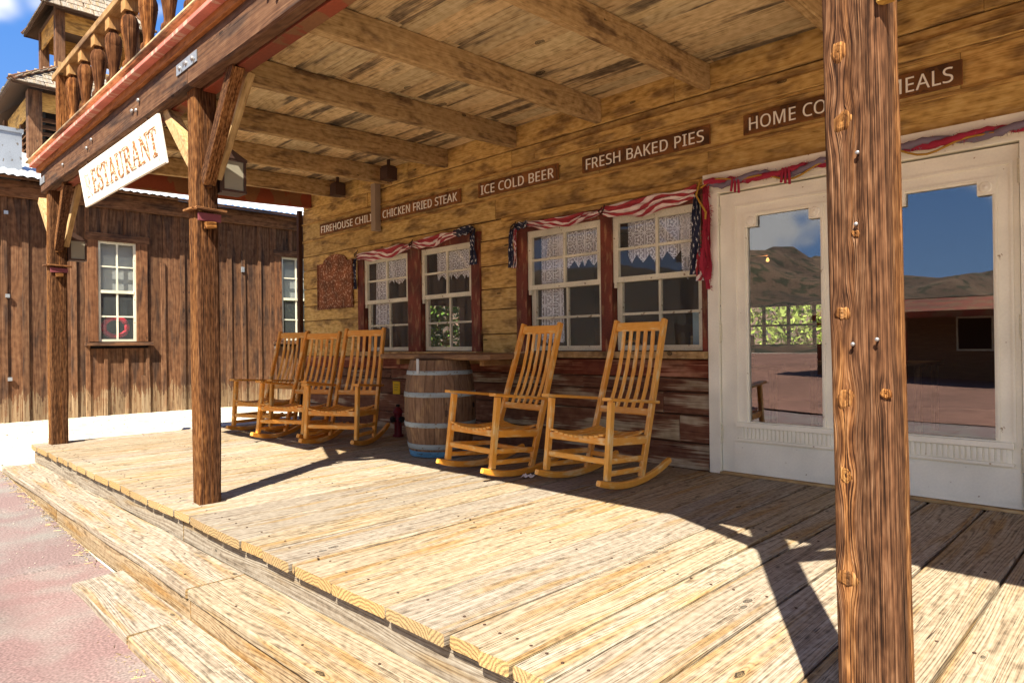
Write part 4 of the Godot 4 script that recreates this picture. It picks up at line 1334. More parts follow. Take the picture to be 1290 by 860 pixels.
func build_barrel() -> void:
	var b := thing("wooden_barrel", "old wooden barrel with pale blue hoops standing under the plank counter", "barrel", Vector3(-4.80, 0.004, -3.93), 0.3)
	var n := 22
	for k in n:
		var a0 := TAU * k / n + 0.004
		var a1 := TAU * (k + 1) / n - 0.004
		var rings := []
		for q in 11:
			var y := 0.86 * q / 10.0
			var r := barrel_r(y)
			var ring := []
			for a in [a0, (a0 + a1) * 0.5, a1]:
				ring.append(Vector3(cos(a) * r, y, -sin(a) * r))
			for a in [a1, a0]:
				ring.append(Vector3(cos(a) * (r - 0.025), y, -sin(a) * (r - 0.025)))
			rings.append(ring)
		var mb := MB.new()
		mb.col = tone(0.75, 1.12, 0.05)
		mb.loft(rings, true, 1.0 / 1.2, 1.0 / 0.6, Vector2(rng.randf(), rng.randf()), true, true)
		obj(b, "stave", mb.mesh(), M.barrel)
	obj(b, "barrel_head", lathe([[0.0001, 0.835], [0.25, 0.835], [0.25, 0.82], [0.0001, 0.82]], 24), M.barrel)
	for q in [[0.005, 0.05, true], [0.075, 0.045, false], [0.27, 0.042, false], [0.535, 0.042, false], [0.73, 0.035, false], [0.8, 0.04, true]]:
		if q[1] == 0.04:
			continue
		var y: float = q[0]
		var h: float = q[1]
		obj(b, "hoop", lathe([[barrel_r(y) + 0.0005, y], [barrel_r(y) + 0.0055, y], [barrel_r(y + h * 0.5) + 0.0055, y + h * 0.5], [barrel_r(y + h) + 0.0055, y + h], [barrel_r(y + h) + 0.0005, y + h]], 44, Color.WHITE, 3.0, 1.2), M.hoop_blue if q[2] else M.hoop)
	obj(b, "bung_hole", lathe([[0.0001, 0.003], [0.022, 0.003], [0.026, 0.0]], 14), M.black, Transform3D(Basis(Vector3.UP, deg_to_rad(10.0)) * Basis(Vector3(0, 0, 1), -PI / 2), Basis(Vector3.UP, deg_to_rad(10.0)) * Vector3(barrel_r(0.45) + 0.0, 0.45, 0)))
	# counter of two thick planks on the barrel, against the wall
	var c := thing("plank_counter", "thick rough plank counter resting on the barrel below the windows", "counter", Vector3(0, 0.889, 0))
	bd(c, "plank", M.barrel, Vector3(-5.56, 0, -3.98), Vector3(-4.0, 0.0, -3.98), 0.36, 0.045, Vector3.UP, {"seg": 8, "wob": 0.008, "ch": 0.008, "tint": Color(1.1, 0.95, 0.85), "scale": Vector2(1.2, 0.6)})
	bd(c, "plank", M.barrel, Vector3(-5.54, 0, -4.36), Vector3(-4.03, 0.0, -4.36), 0.38, 0.045, Vector3.UP, {"seg": 8, "wob": 0.005, "ch": 0.006, "tint": Color(1.0, 0.9, 0.8), "scale": Vector2(1.2, 0.6)})
	bd(c, "cleat", M.joist, Vector3(-5.5, -0.06, -4.715), Vector3(-4.15, -0.06, -4.715), 0.07, 0.045, Vector3(0, 0, 1), {"tint": Color(0.7, 0.6, 0.5)})
	bd(c, "plank", M.barrel, Vector3(-5.55, 0, -4.645), Vector3(-4.02, 0.0, -4.645), 0.17, 0.045, Vector3.UP, {"seg": 4, "wob": 0.003, "tint": Color(0.95, 0.85, 0.75), "scale": Vector2(1.2, 0.6)})
	for s in [-5.4, -4.2]:
		bd(c, "bearer", M.joist, Vector3(s, -0.05, -3.9), Vector3(s, -0.05, -4.69), 0.05, 0.05, Vector3.UP, {"tint": Color(0.6, 0.5, 0.42)})
	obj(c, "angle_strap", boxm(Vector3(-4.71, -0.14, -3.60), Vector3(-4.675, -0.012, -3.594)), M.galvanised)
	# small hydrant by the wall
	var h := thing("red_hydrant", "small dark red hydrant by the wall between rocking chair and barrel", "hydrant", Vector3(-6.05, 0.004, -4.36))
	obj(h, "body", lathe([[0.06, 0.0], [0.06, 0.02], [0.042, 0.03], [0.042, 0.17], [0.056, 0.175], [0.056, 0.195], [0.044, 0.2], [0.046, 0.25], [0.058, 0.255], [0.055, 0.275], [0.03, 0.315], [0.0001, 0.325]], 18), M.hydrant)
	obj(h, "cap_nut", boxm(Vector3(-0.014, 0.322, -0.014), Vector3(0.014, 0.35, 0.014)), M.black)
	for s in [[Vector3(1, 0, 0), -PI / 2, Vector3(0, 0, 1)], [Vector3(-1, 0, 0), PI / 2, Vector3(0, 0, 1)], [Vector3(0, 0, 1), PI / 2, Vector3(1, 0, 0)]]:
		obj(h, "outlet", lathe([[0.026, 0.0], [0.026, 0.03], [0.032, 0.032], [0.032, 0.05], [0.012, 0.054], [0.0001, 0.055]], 12), M.black, Transform3D(Basis(s[2], s[1]), (s[0] as Vector3) * 0.035 + Vector3(0, 0.19, 0)))
	# yellow notice, rusty plate, light boxes
	var y := thing("yellow_notice", "small yellow notice on the dark red lower wall above the hydrant", "notice", Vector3(-6.635, 0.49, WALL_Z + 0.004))
	obj(y, "sheet", boxm(Vector3(-0.07, -0.075, 0), Vector3(0.07, 0.075, 0.003)), M.yellow)
	for k in 3:
		obj(y, "print_line", boxm(Vector3(-0.045, 0.03 - k * 0.03, 0.003), Vector3(0.045 - k * 0.012, 0.042 - k * 0.03, 0.0036), Color(0.45, 0.35, 0.05)), M.white)
	var pts := PackedVector2Array([Vector2(-0.43, -0.31), Vector2(0.43, -0.31), Vector2(0.43, 0.30)])
	for k in 9:
		var a := PI * k / 8.0
		pts.append(Vector2(cos(a) * 0.3, 0.3 + sin(a) * 0.1))
	pts.append(Vector2(-0.43, 0.30))
	var pl := thing("rusty_plate", "rusty arched metal plate fixed to the golden plank wall", "plate", Vector3(-7.99, 1.82, WALL_Z + 0.004))
	var mb := MB.new()
	var tri := Geometry2D.triangulate_polygon(pts)
	for k in range(0, tri.size(), 3):
		var q := [pts[tri[k]], pts[tri[k + 1]], pts[tri[k + 2]]]
		if (q[1] - q[0]).cross(q[2] - q[0]) < 0.0:
			q.reverse()
		mb.tri(Vector3(q[0].x, q[0].y, 0.014), Vector3(q[1].x, q[1].y, 0.014), Vector3(q[2].x, q[2].y, 0.014), q[0], q[1], q[2])
	for k in pts.size():
		var p0 := pts[k]
		var p1 := pts[(k + 1) % pts.size()]
		mb.quad(Vector3(p0.x, p0.y, 0), Vector3(p1.x, p1.y, 0), Vector3(p1.x, p1.y, 0.014), Vector3(p0.x, p0.y, 0.014), p0, p1, p1, p0)
	obj(pl, "sheet", mb.mesh(), M.rust)
	var rim := MB.new()
	rim.col = Color(0.75, 0.72, 0.7)
	rim.box(Vector3(-0.445, -0.325, 0.0), Vector3(-0.42, 0.3, 0.022))
	rim.box(Vector3(0.42, -0.325, 0.0), Vector3(0.445, 0.3, 0.022))
	rim.box(Vector3(-0.42, -0.325, 0.0), Vector3(0.42, -0.3, 0.022))
	obj(pl, "rim", rim.mesh(), M.rust)
	for q in [[-6.40, "brown box lamp under the porch ceiling beside the downspout"], [-7.5, "brown box lamp under the porch ceiling above the rusty plate"]]:
		var bx := thing("box_lamp", q[1], "lamp", Vector3(q[0], 2.86, -4.52), 0.0, "brown box lamps under the ceiling")
		obj(bx, "housing", boxm(Vector3(-0.07, 0.03, -0.07), Vector3(0.07, 0.17, 0.07)), M.iron)
		obj(bx, "cap", boxm(Vector3(-0.058, 0.17, -0.058), Vector3(0.058, 0.19, 0.058)), M.iron)
		obj(bx, "stem", tube([Vector3(0, 0.19, 0), Vector3(0, 0.27, 0)], 0.02, 8), M.iron)
	var ps := thing("paper_scrap", "crumpled white paper scrap on the floor under a rocking chair", "paper", Vector3(-3.42, 0.006, -3.63), 0.4)
	var pm := MB.new()
	for k in 5:
		var w := 0.02
		pm.quad(Vector3(k * w - 0.05, 0.004 + 0.012 * (k % 2), 0.02), Vector3(k * w - 0.03, 0.004 + 0.012 * ((k + 1) % 2), 0.024), Vector3(k * w - 0.03, 0.016 + 0.008 * ((k + 1) % 2), -0.02), Vector3(k * w - 0.05, 0.02 + 0.01 * (k % 2), -0.025))
	obj(ps, "sheet", pm.mesh(), M.white)

# ------------------------------------------------------------------ bunting and lace
func cloth(parent: Node, called: String, path: Array, across: Vector3, widths: Array, out: Vector3, m: Material, folds: float, depth: float, us := 2.0, v0 := 0.0, v1 := 1.0, ph := 0.0) -> MeshInstance3D:
	var rings := []
	var n := 15
	var mb := MB.new()
	var len := 0.0
	for k in path.size():
		var ring := []
		for q in n:
			var s := q / float(n - 1)
			var f := k / float(path.size() - 1)
			var w: float = widths[k]
			var p: Vector3 = path[k] + across * ((s - 0.5) * w + 0.006 * sin(s * 9.0 + f * 14.0 + ph)) + out * (depth * sin(s * folds * TAU + ph + f * 5.0) * (0.6 + 0.4 * sin(f * 9.0 + ph)) + depth)
			ring.append(p)
		rings.append(ring)
	for k in path.size() - 1:
		var seg: float = (path[k + 1] as Vector3).distance_to(path[k])
		for q in n - 1:
			var sh0 := 0.25 * sin(k * 0.55 + ph)
			var sh1 := 0.25 * sin((k + 1) * 0.55 + ph)
			var sa := lerpf(v0, v1, q / float(n - 1))
			var sb := lerpf(v0, v1, (q + 1) / float(n - 1))
			mb.quad(rings[k][q], rings[k][q + 1], rings[k + 1][q + 1], rings[k + 1][q], Vector2(len * us, sa + sh0), Vector2(len * us, sb + sh0), Vector2((len + seg) * us, sb + sh1), Vector2((len + seg) * us, sa + sh1))
		len += seg
	return obj(parent, called, mb.mesh(), m)

func swag(parent: Node, x0: float, x1: float, y0: float, y1: float, w: float, m: Material, ph: float, sag := 0.03) -> void:
	var path := []
	var ws := []
	for k in 13:
		var f := k / 12.0
		path.append(Vector3(lerpf(x0, x1, f), lerpf(y0, y1, f) - sag * sin(f * PI) + 0.008 * sin(f * 17.0 + ph), 0.0))
		ws.append(w * (0.45 + 0.55 * sin(clampf(f, 0.04, 0.96) * PI) * (0.8 + 0.2 * sin(f * 11.0 + ph))))
	cloth(parent, "swag", path, Vector3(0, -1, 0), ws, Vector3(0, 0, 1), m, 3.4, 0.016, 1.4, 0.0, 0.7, ph)

func tail(parent: Node, x: float, y0: float, y1: float, w: float, m: Material, ph: float, us := 3.0, v1 := 1.0) -> void:
	var path := []
	var ws := []
	for k in 11:
		var f := k / 10.0
		path.append(Vector3(x + 0.012 * sin(f * 4.0 + ph), lerpf(y0, y1, f), 0.01 * sin(f * 5.0)))
		ws.append(w * (0.4 + 0.6 * f))
	cloth(parent, "tail", path, Vector3(1, 0, 0), ws, Vector3(0, 0, 1), m, 1.7, 0.016, us, 0.0, v1, ph)

func build_bunting() -> void:
	var z := WALL_Z + 0.036
	var a := thing("flag_bunting", "red and white striped bunting with starry navy ends over the window above the barrel", "bunting", Vector3(0, 0, z), 0.0, "striped bunting over the windows")
	swag(a, -7.38, -6.26, 2.12, 2.15, 0.15, M.flag, 0.4)
	swag(a, -6.24, -5.46, 2.15, 2.19, 0.14, M.flag, 2.1, 0.02)
	swag(a, -5.5, -5.18, 2.185, 2.21, 0.11, M.stars, 1.0, 0.0)
	tail(a, -7.44, 2.11, 1.72, 0.09, M.stars, 0.3)
	tail(a, -5.2, 2.2, 1.83, 0.13, M.stars, 1.3)
	for x in [-7.4, -6.25, -5.2]:
		obj(a, "hook", tube([Vector3(x - 0.02, 2.2, -0.01), Vector3(x - 0.03, 2.16, 0.03), Vector3(x, 2.13, 0.045), Vector3(x + 0.03, 2.16, 0.04), Vector3(x + 0.02, 2.21, 0.01)], 0.006, 6), M.iron)
	var b := thing("flag_bunting", "red and white striped bunting with long starry tail over the window beside the cream doors", "bunting", Vector3(0, 0, z), 0.0, "striped bunting over the windows")
	swag(b, -4.42, -3.53, 2.14, 2.14, 0.11, M.flag, 1.2)
	swag(b, -3.52, -2.62, 2.14, 2.16, 0.17, M.flag, 3.3)
	swag(b, -4.6, -4.4, 2.14, 2.15, 0.08, M.stars, 0.2, 0.0)
	tail(b, -4.63, 2.13, 1.75, 0.12, M.stars, 2.0)
	tail(b, -4.585, 2.13, 1.74, 0.05, M.flag, 0.6)
	tail(b, -2.63, 2.12, 1.52, 0.12, M.stars, 0.9)
	tail(b, -2.6, 1.72, 1.47, 0.07, M.flag, 1.9, 1.0, 0.3)
	for x in [-4.6, -3.525, -2.6]:
		obj(b, "hook", tube([Vector3(x - 0.02, 2.18, -0.01), Vector3(x - 0.03, 2.14, 0.03), Vector3(x, 2.11, 0.045), Vector3(x + 0.03, 2.14, 0.04), Vector3(x + 0.02, 2.19, 0.01)], 0.006, 6), M.iron)
	# garland over the doors: two frayed ribbons wound about each other, with a loose yellow cord
	var g := thing("ribbon_garland", "frayed red and grey ribbon garland with yellow cord along the door head", "garland", Vector3(0, 0, WALL_Z + 0.075))
	var nz := FastNoiseLite.new()
	nz.seed = 8
	nz.frequency = 1.2
	for w in 2:
		var path := []
		var rad := []
		for k in 90:
			var f := k / 89.0
			var x := lerpf(-2.53, 0.4, f)
			var y := 2.205 - 0.03 * absf(sin(f * 9.0)) + nz.get_noise_1d(x * 3.0) * 0.03
			var an := f * 34.0 + w * PI
			path.append(Vector3(x, y + sin(an) * 0.016, cos(an) * 0.014))
			rad.append(0.017 + 0.011 * absf(nz.get_noise_1d(x * 14.0 + w * 50.0)) + (0.006 if k % 2 == 0 else 0.0))
		obj(g, "ribbon", tube(path, rad, 7, Color(0.36, 0.03, 0.055) if w == 0 else Color(0.2, 0.16, 0.2)), M.ribbon)
	var hang := []
	var hr := []
	for k in 30:
		var f := k / 29.0
		hang.append(Vector3(-2.535 + 0.02 * sin(f * 8.0), lerpf(2.2, 1.40, f), -0.02 + 0.012 * sin(f * 13.0)))
		hr.append(0.02 + 0.012 * absf(nz.get_noise_1d(k * 1.7)) + (0.006 if k % 2 == 0 else 0.0))
	for w in 3:
		var hp := []
		var hw := []
		for k in 24:
			var f := k / 23.0
			hp.append(Vector3(-2.535 + 0.018 * sin(f * 7.0 + w * 2.0) + (w - 1) * 0.012, lerpf(2.2, 1.40 + w * 0.07, f), -0.025 + 0.012 * sin(f * 11.0 + w)))
			hw.append(0.03 + 0.02 * absf(sin(f * 10.0 + w * 1.7)))
		cloth(g, "hanging_end", hp, Vector3(0.8, 0, 0.6 * (w - 1)).normalized(), hw, Vector3(0, 0, 1), M.ribbon_red, 1.4, 0.008, 2.0, 0.0, 1.0, w * 1.3)
	for x in [-1.93, -2.3]:
		for k in 3:
			obj(g, "knot_end", tube([Vector3(x + k * 0.02, 2.2, 0.02), Vector3(x + k * 0.025, 2.15, 0.035), Vector3(x + k * 0.03 - 0.01, 2.10 - k * 0.01, 0.03)], 0.009, 6, Color(0.36, 0.03, 0.055)), M.ribbon)
	var fr := MB.new()
	for k in 620:
		var base: Vector3 = hang[rng.randi() % 30] if k < 220 else Vector3(rng.randf_range(-2.5, 0.4), 0.0, 0.0)
		if k >= 220:
			var f := (base.x + 2.53) / 2.93
			base.y = 2.205 - 0.03 * absf(sin(f * 9.0)) + nz.get_noise_1d(base.x * 3.0) * 0.03
		var d := Vector3(rng.randfn(), rng.randfn() - 0.6, absf(rng.randfn()) * 0.6).normalized()
		var p := base + d * 0.016
		var w := d.cross(Vector3(0, 0, 1)).normalized() * 0.0025
		fr.col = Color(0.38, 0.035, 0.06) if k < 220 or rng.randf() < 0.5 else Color(0.25, 0.2, 0.24)
		fr.quad(p - w, p + w, p + d * rng.randf_range(0.012, 0.035) + w * 0.3, p + d * rng.randf_range(0.012, 0.035) - w * 0.3)
	obj(g, "frayed_threads", fr.mesh(), M.ribbon).set_meta("kind", "stuff")
	var cord := []
	for k in 60:
		var f := k / 59.0
		cord.append(Vector3(lerpf(-2.56, 0.4, f), 2.17 + 0.035 * sin(f * 21.0) + 0.02 * sin(f * 47.0), 0.02))
	obj(g, "cord", tube(cord, 0.007, 6), M.cord)
	obj(g, "cord", tube([Vector3(-2.57, 2.24, 0.0), Vector3(-2.6, 2.12, 0.02), Vector3(-2.56, 2.05, 0.025), Vector3(-2.52, 1.98, 0.02), Vector3(-2.53, 1.93, 0.01)], 0.008, 6), M.cord)

func lace_panel(label: String, x0: float, x1: float, y1: float, y0: float, zig: float, waves: float) -> void:
	var t := thing("lace_curtain", label, "curtain", Vector3(0, 0, WALL_Z - 0.125), 0.0, "white lace curtains in the sash windows")
	var mb := MB.new()
	var n := maxi(int((x1 - x0) / 0.0125), 8)
	for k in n:
		var pts := []
		for q in 2:
			var f := (k + q) / float(n)
			var x := lerpf(x0, x1, f)
			var zz := 0.018 * sin(f * waves * TAU)
			var tri := absf(fposmod((x - x0) / 0.1, 1.0) - 0.5) * 2.0
			pts.append([x, zz, y0 + zig * tri])
		var a: Array = pts[0]
		var b: Array = pts[1]
		var rows := 4
		for r in rows:
			var f0 := float(r) / rows
			var f1 := float(r + 1) / rows
			var p := [Vector3(a[0], lerpf(a[2], y1, f0), a[1] * (1.3 - f0)), Vector3(b[0], lerpf(b[2], y1, f0), b[1] * (1.3 - f0)), Vector3(b[0], lerpf(b[2], y1, f1), b[1] * (1.3 - f1)), Vector3(a[0], lerpf(a[2], y1, f1), a[1] * (1.3 - f1))]
			var st := 2.2 * (1.0 + waves * 0.03)
			mb.quad(p[0], p[1], p[2], p[3], Vector2(a[0] * st, p[0].y * 2.2), Vector2(b[0] * st, p[1].y * 2.2), Vector2(b[0] * st, p[2].y * 2.2), Vector2(a[0] * st, p[3].y * 2.2))
	obj(t, "lace", mb.mesh(), M.lace)

func build_curtains() -> void:
	lace_panel("white lace valance in the sash nearest the rusty plate", -7.0, -6.36, 2.06, 1.74, 0.06, 4.0)
	lace_panel("gathered white lace side panel in the sash nearest the rusty plate", -7.22, -6.95, 2.06, 1.2, 0.05, 4.0)
	lace_panel("white lace valance in the sash right above the barrel", -6.0, -5.27, 2.06, 1.72, 0.06, 3.0)
	lace_panel("white lace valance in the sash behind the chair next to the barrel", -4.2, -3.57, 2.06, 1.70, 0.07, 2.0)
	lace_panel("long gathered white lace panel in the sash behind the chair next to the barrel", -4.4, -4.12, 2.06, 1.0, 0.05, 4.0)
	lace_panel("white lace valance in the sash next to the doors", -3.38, -2.78, 2.06, 1.68, 0.07, 2.0)
	lace_panel("short gathered white lace panel in the sash next to the doors", -2.86, -2.6, 2.06, 1.5, 0.12, 3.0)

# ------------------------------------------------------------------ things inside, seen through the panes
func build_interior() -> void:
	var ch := thing("bow_back_chair", "wooden bow-back chair seen through the window behind the rocking chairs", "chair", Vector3(-3.95, 0.0, -5.5))
	var arc := []
	for k in 15:
		var a := PI * k / 14.0
		arc.append(Vector3(cos(a) * 0.22, 0.62 + sin(a) * 0.4, -0.2 - sin(a) * 0.06))
	obj(ch, "bow", tube(arc, 0.014, 8), M.chair)
	obj(ch, "seat", lathe([[0.0001, 0.43], [0.2, 0.43], [0.21, 0.45], [0.19, 0.47], [0.0001, 0.46]], 20), M.chair)
	for k in 5:
		obj(ch, "spindle", tube([Vector3((k - 2) * 0.06, 0.46, -0.17), Vector3((k - 2) * 0.075, 0.62 + 0.38 * cos((k - 2) * 0.4), -0.24)], 0.008, 6), M.chair)
	for s in [[-1, -1], [1, -1], [-1, 1], [1, 1]]:
		obj(ch, "leg", tube([Vector3(s[0] * 0.13, 0.44, s[1] * 0.13), Vector3(s[0] * 0.19, 0.0, s[1] * 0.19)], 0.016, 8), M.chair)
	for q in [[-3.3, -6.1, "dining table inside, behind the window next to the doors"], [-6.2, -6.2, "dining table inside, behind the window above the barrel"], [-2.4, -8.2, "dining table inside, deep in the room behind the glazed doors"]]:
		var t := thing("dining_table", q[2], "table", Vector3(q[0], 0.0, q[1]), 0.0, "tables in the dining room")
		bd(t, "table_top", M.joist, Vector3(-0.6, 0.74, 0), Vector3(0.6, 0.74, 0), 0.8, 0.035, Vector3.UP, {})
		for s in [[-1, -1], [1, -1], [-1, 1], [1, 1]]:
			bd(t, "leg", M.joist, Vector3(s[0] * 0.52, 0.0, s[1] * 0.34), Vector3(s[0] * 0.52, 0.722, s[1] * 0.34), 0.06, 0.06, Vector3(0, 0, 1), {})
	var cr := thing("wooden_crate", "plank crate on the dining table behind the window beside the doors", "crate", Vector3(-3.05, 0.758, -5.95), 0.2)
	for k in 3:
		for s in [-1, 1]:
			bd(cr, "slat", M.joist, Vector3(-0.25, 0.05 + k * 0.1, s * 0.17), Vector3(0.25, 0.05 + k * 0.1, s * 0.17), 0.09, 0.015, Vector3(0, 0, 1), {})
			bd(cr, "slat", M.joist, Vector3(s * 0.24, 0.05 + k * 0.1, -0.16), Vector3(s * 0.24, 0.05 + k * 0.1, 0.16), 0.09, 0.015, Vector3(1, 0, 0), {})
	bd(cr, "base", M.joist, Vector3(-0.24, 0.01, 0), Vector3(0.24, 0.01, 0), 0.32, 0.015, Vector3.UP, {})
	var bb := thing("blue_board", "pale blue board leaning inside the window right beside the doors", "board", Vector3(-2.72, 0.93, -4.99), -0.1)
	obj(bb, "panel", boxm(Vector3(-0.1, 0.0, -0.008), Vector3(0.1, 0.32, 0.008), Color(0.42, 0.62, 0.72)), M.white)
	obj(bb, "shelf", boxm(Vector3(-0.3, -0.93, -0.1), Vector3(0.11, -0.001, 0.05), Color(0.2, 0.13, 0.08)), M.white)
	var lamp := thing("pendant_lamp", "hanging room lamp with two lit bulbs seen through the door glass", "lamp", Vector3(-3.75, 1.98, -8.0))
	obj(lamp, "stem", tube([Vector3(0, 0.06, 0), Vector3(0, 1.1, 0)], 0.01, 6), M.iron)
	obj(lamp, "arm", tube([Vector3(-0.25, 0.06, 0), Vector3(0.25, 0.06, 0)], 0.012, 6), M.iron)
	for s in [-1, 1]:
		obj(lamp, "bulb", lathe([[0.0001, -0.025], [0.015, -0.02], [0.02, -0.005], [0.015, 0.01], [0.008, 0.025], [0.0001, 0.028]], 14), M.bulb, Transform3D(Basis(), Vector3(s * 0.25, 0, 0)))
		var l := OmniLight3D.new()
		l.name = "bulb_light" if s < 0 else "bulb_light_001"
		l.light_energy = 0.05
		l.light_color = Color(1.0, 0.75, 0.45)
		l.omni_range = 12.0
		l.omni_attenuation = 2.0
		l.light_size = 0.008
		l.shadow_enabled = true
		lamp.add_child(l)
		l.position = Vector3(s * 0.25, 0, 0)
	shrub("sunlit green shrub outside the rear dining room windows", Vector3(-5.2, 0.0, -14.2), Vector3(2.2, 2.4, 0.9), 2600, Color(0.2, 0.26, 0.05), 31)
	shrub("smaller sunlit green shrub outside the rear dining room windows", Vector3(-1.6, 0.0, -14.4), Vector3(1.3, 1.7, 0.8), 900, Color(0.22, 0.25, 0.06), 32)
	shrub("green shrub in the gap beside the dining room end wall", Vector3(-9.9, 0.0, -7.4), Vector3(0.8, 2.2, 1.3), 3000, Color(0.12, 0.24, 0.03), 33)

func shrub(label: String, at: Vector3, half: Vector3, leaves: int, col: Color, sd: int) -> void:
	var s := thing("leafy_shrub", label, "shrub", at, 0.0, "shrubs round the restaurant")
	var r := RandomNumberGenerator.new()
	r.seed = sd
	var stems := MB.new()
	for k in 6:
		var a := TAU * k / 6.0
		stems.loft(tube_rings([Vector3(cos(a) * 0.05, -0.05, sin(a) * 0.05), Vector3(cos(a) * half.x * 0.3, half.y * 0.5, sin(a) * half.z * 0.3), Vector3(cos(a) * half.x * 0.6, half.y * 0.95, sin(a) * half.z * 0.6)], [0.03, 0.02, 0.008], 6), true, 1.0, 1.0)
	obj(s, "stem", stems.mesh(), M.iron)
	var mb := MB.new()
	for k in leaves:
		var d := Vector3(r.randfn(), r.randfn(), r.randfn()).normalized() * pow(r.randf(), 0.45)
		var p := Vector3(d.x * half.x, half.y * (0.55 + 0.5 * d.y), d.z * half.z)
		var u := Vector3(r.randfn(), r.randfn(), r.randfn()).normalized()
		var w := u.cross(Vector3(r.randfn(), r.randfn(), r.randfn())).normalized()
		var l := r.randf_range(0.05, 0.11)
		mb.col = col * r.randf_range(0.6, 1.4)
		mb.quad(p - u * l, p + w * l * 0.4, p + u * l, p - w * l * 0.4)
	obj(s, "foliage", mb.mesh(), M.foliage)

# ------------------------------------------------------------------ board-and-batten building at the end of the street
const LB := -12.0
func build_left_building() -> void:
	var b := thing("plank_building", "dark brown board-and-batten building with small paned windows and tin roof", "building", Vector3(LB, 0, 0))
	var wins := [[-3.68, -2.82], [-6.78, -5.86]]
	var wy0 := 1.04
	var wy1 := 2.80
	var z := 2.0
	var k := 0
	while z > -9.6:
		var w: float = [0.28, 0.3, 0.24, 0.33, 0.26][rng.randi() % 5]
		for q in wins:
			for e in q:
				if z > e + 0.01 and z - w < e:
					w = z - e
		var spans := [[-0.12, 3.3]]
		for q in wins:
			if z - w * 0.5 < q[1] and z - w * 0.5 > q[0]:
				spans = [[-0.12, wy0 - 0.04], [wy1, 3.3]]
		for s in spans:
			bd(b, "board", M.dark_foot, Vector3(-0.015 + rng.randf_range(-0.004, 0.004), s[0], z - w * 0.5), Vector3(-0.015, s[1], z - w * 0.5), w - 0.006, 0.025, Vector3(1, 0, 0),
				{"seg": 3, "wob": 0.003, "tint": tone(0.62, 0.95, 0.05), "scale": Vector2(3.4, 1.0), "off": Vector2(0.0 if s[0] < 0 else 0.45, rng.randf())})
			if s == spans[0] or s[0] > 1.0:
				var top: float = s[1] if rng.randf() < 0.75 else s[1] - rng.randf_range(0.2, 0.9)
				if s[0] > 1.0:
					top = s[1]
				bd(b, "batten", M.dark_foot, Vector3(0.012, s[0], z - w), Vector3(0.012, top, z - w + rng.randf_range(-0.01, 0.01)), rng.randf_range(0.055, 0.09), 0.026, Vector3(1, 0, 0),
					{"seg": 3, "wob": 0.003, "tint": tone(0.7, 1.1, 0.06), "scale": Vector2(3.4, 1.0), "off": Vector2(0.0 if s[0] < 0 else 0.45, rng.randf())})
		z -= w
		k += 1
	obj(b, "wall_core", core_wall(wins, wy0, wy1), M.black)
	bd(b, "eave_board", M.dark, Vector3(0.04, 3.33, 2.0), Vector3(0.04, 3.33, -9.6), 0.24, 0.05, Vector3(1, 0, 0), {"seg": 4, "wob": 0.006, "tint": Color(1.05, 0.95, 0.9), "off": Vector2(0.4, 0.3)})
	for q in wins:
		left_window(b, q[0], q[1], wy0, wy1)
	# fixings on the wall
	for q in [[2.35, -5.28, 0.05, 0.09], [1.55, -4.42, 0.04, 0.07], [2.95, -1.83, 0.05, 0.05], [1.75, -1.84, 0.05, 0.05], [0.55, -1.86, 0.05, 0.05], [0.95, -5.9, 0.05, 0.08]]:
		obj(b, "junction_box", boxm(Vector3(0.02, q[0], q[1]), Vector3(0.05, q[0] + q[3], q[1] + q[2])), M.galvanised)
	bd(b, "conduit", M.galvanised, Vector3(0.04, 1.6, -4.6), Vector3(0.04, 2.6, -4.6), 0.025, 0.025, Vector3(1, 0, 0), {"seg": 1})
	# tin roof of corrugated sheets
	var zz := 2.2
	var sl := tan(deg_to_rad(19.0))
	while zz > -9.8:
		var mb := MB.new()
		var n := 20
		for c in n:
			var pts := []
			for e in 2:
				var f := (c + e) / float(n)
				var pz := zz - f * 0.82
				var dy := 0.012 * sin(f * TAU * 7.0)
				pts.append([pz, dy])
			for r in 2:
				var xa := 0.38 - r * 2.6
				var xb := 0.38 - (r + 1) * 2.6
				mb.quad(Vector3(xa, 3.46 + (0.38 - xa) * sl + pts[0][1], pts[0][0]), Vector3(xa, 3.46 + (0.38 - xa) * sl + pts[1][1], pts[1][0]), Vector3(xb, 3.46 + (0.38 - xb) * sl + pts[1][1], pts[1][0]), Vector3(xb, 3.46 + (0.38 - xb) * sl + pts[0][1], pts[0][0]), Vector2(pts[0][0], xa), Vector2(pts[1][0], xa), Vector2(pts[1][0], xb), Vector2(pts[0][0], xb))
		obj(b, "roof_sheet", mb.mesh(), M.tin)
		zz -= 0.8
	bd(b, "roof_batten", M.dark, Vector3(0.3, 3.445, 2.2), Vector3(0.3, 3.445, -9.7), 0.06, 0.03, Vector3.UP, {"seg": 1})
	obj(b, "rear_mass", boxm(Vector3(-4.8, -0.2, -9.6), Vector3(-2.0, 3.9, 2.0)), M.interior)
	var ring := thing("red_ring", "bright red ring hanging inside the brown building's window beside the porch post", "ring", Vector3(LB - 0.16, 1.34, -3.25))
	var loop := []
	for q in 25:
		loop.append(Vector3(0, sin(TAU * q / 24.0) * 0.15, cos(TAU * q / 24.0) * 0.17))
	obj(ring, "hoop", tube(loop, 0.04, 10), M.hydrant_bright)
	var duct := thing("metal_duct", "galvanised rectangular duct rising from the tin roof edge", "duct", Vector3(LB - 0.4, 3.55, -1.93))
	obj(duct, "shaft", boxm(Vector3(-0.14, 0.0, -0.12), Vector3(0.14, 0.72, 0.2)), M.galvanised)
	obj(duct, "collar", boxm(Vector3(-0.16, 0.68, -0.14), Vector3(0.16, 0.74, 0.22)), M.galvanised)

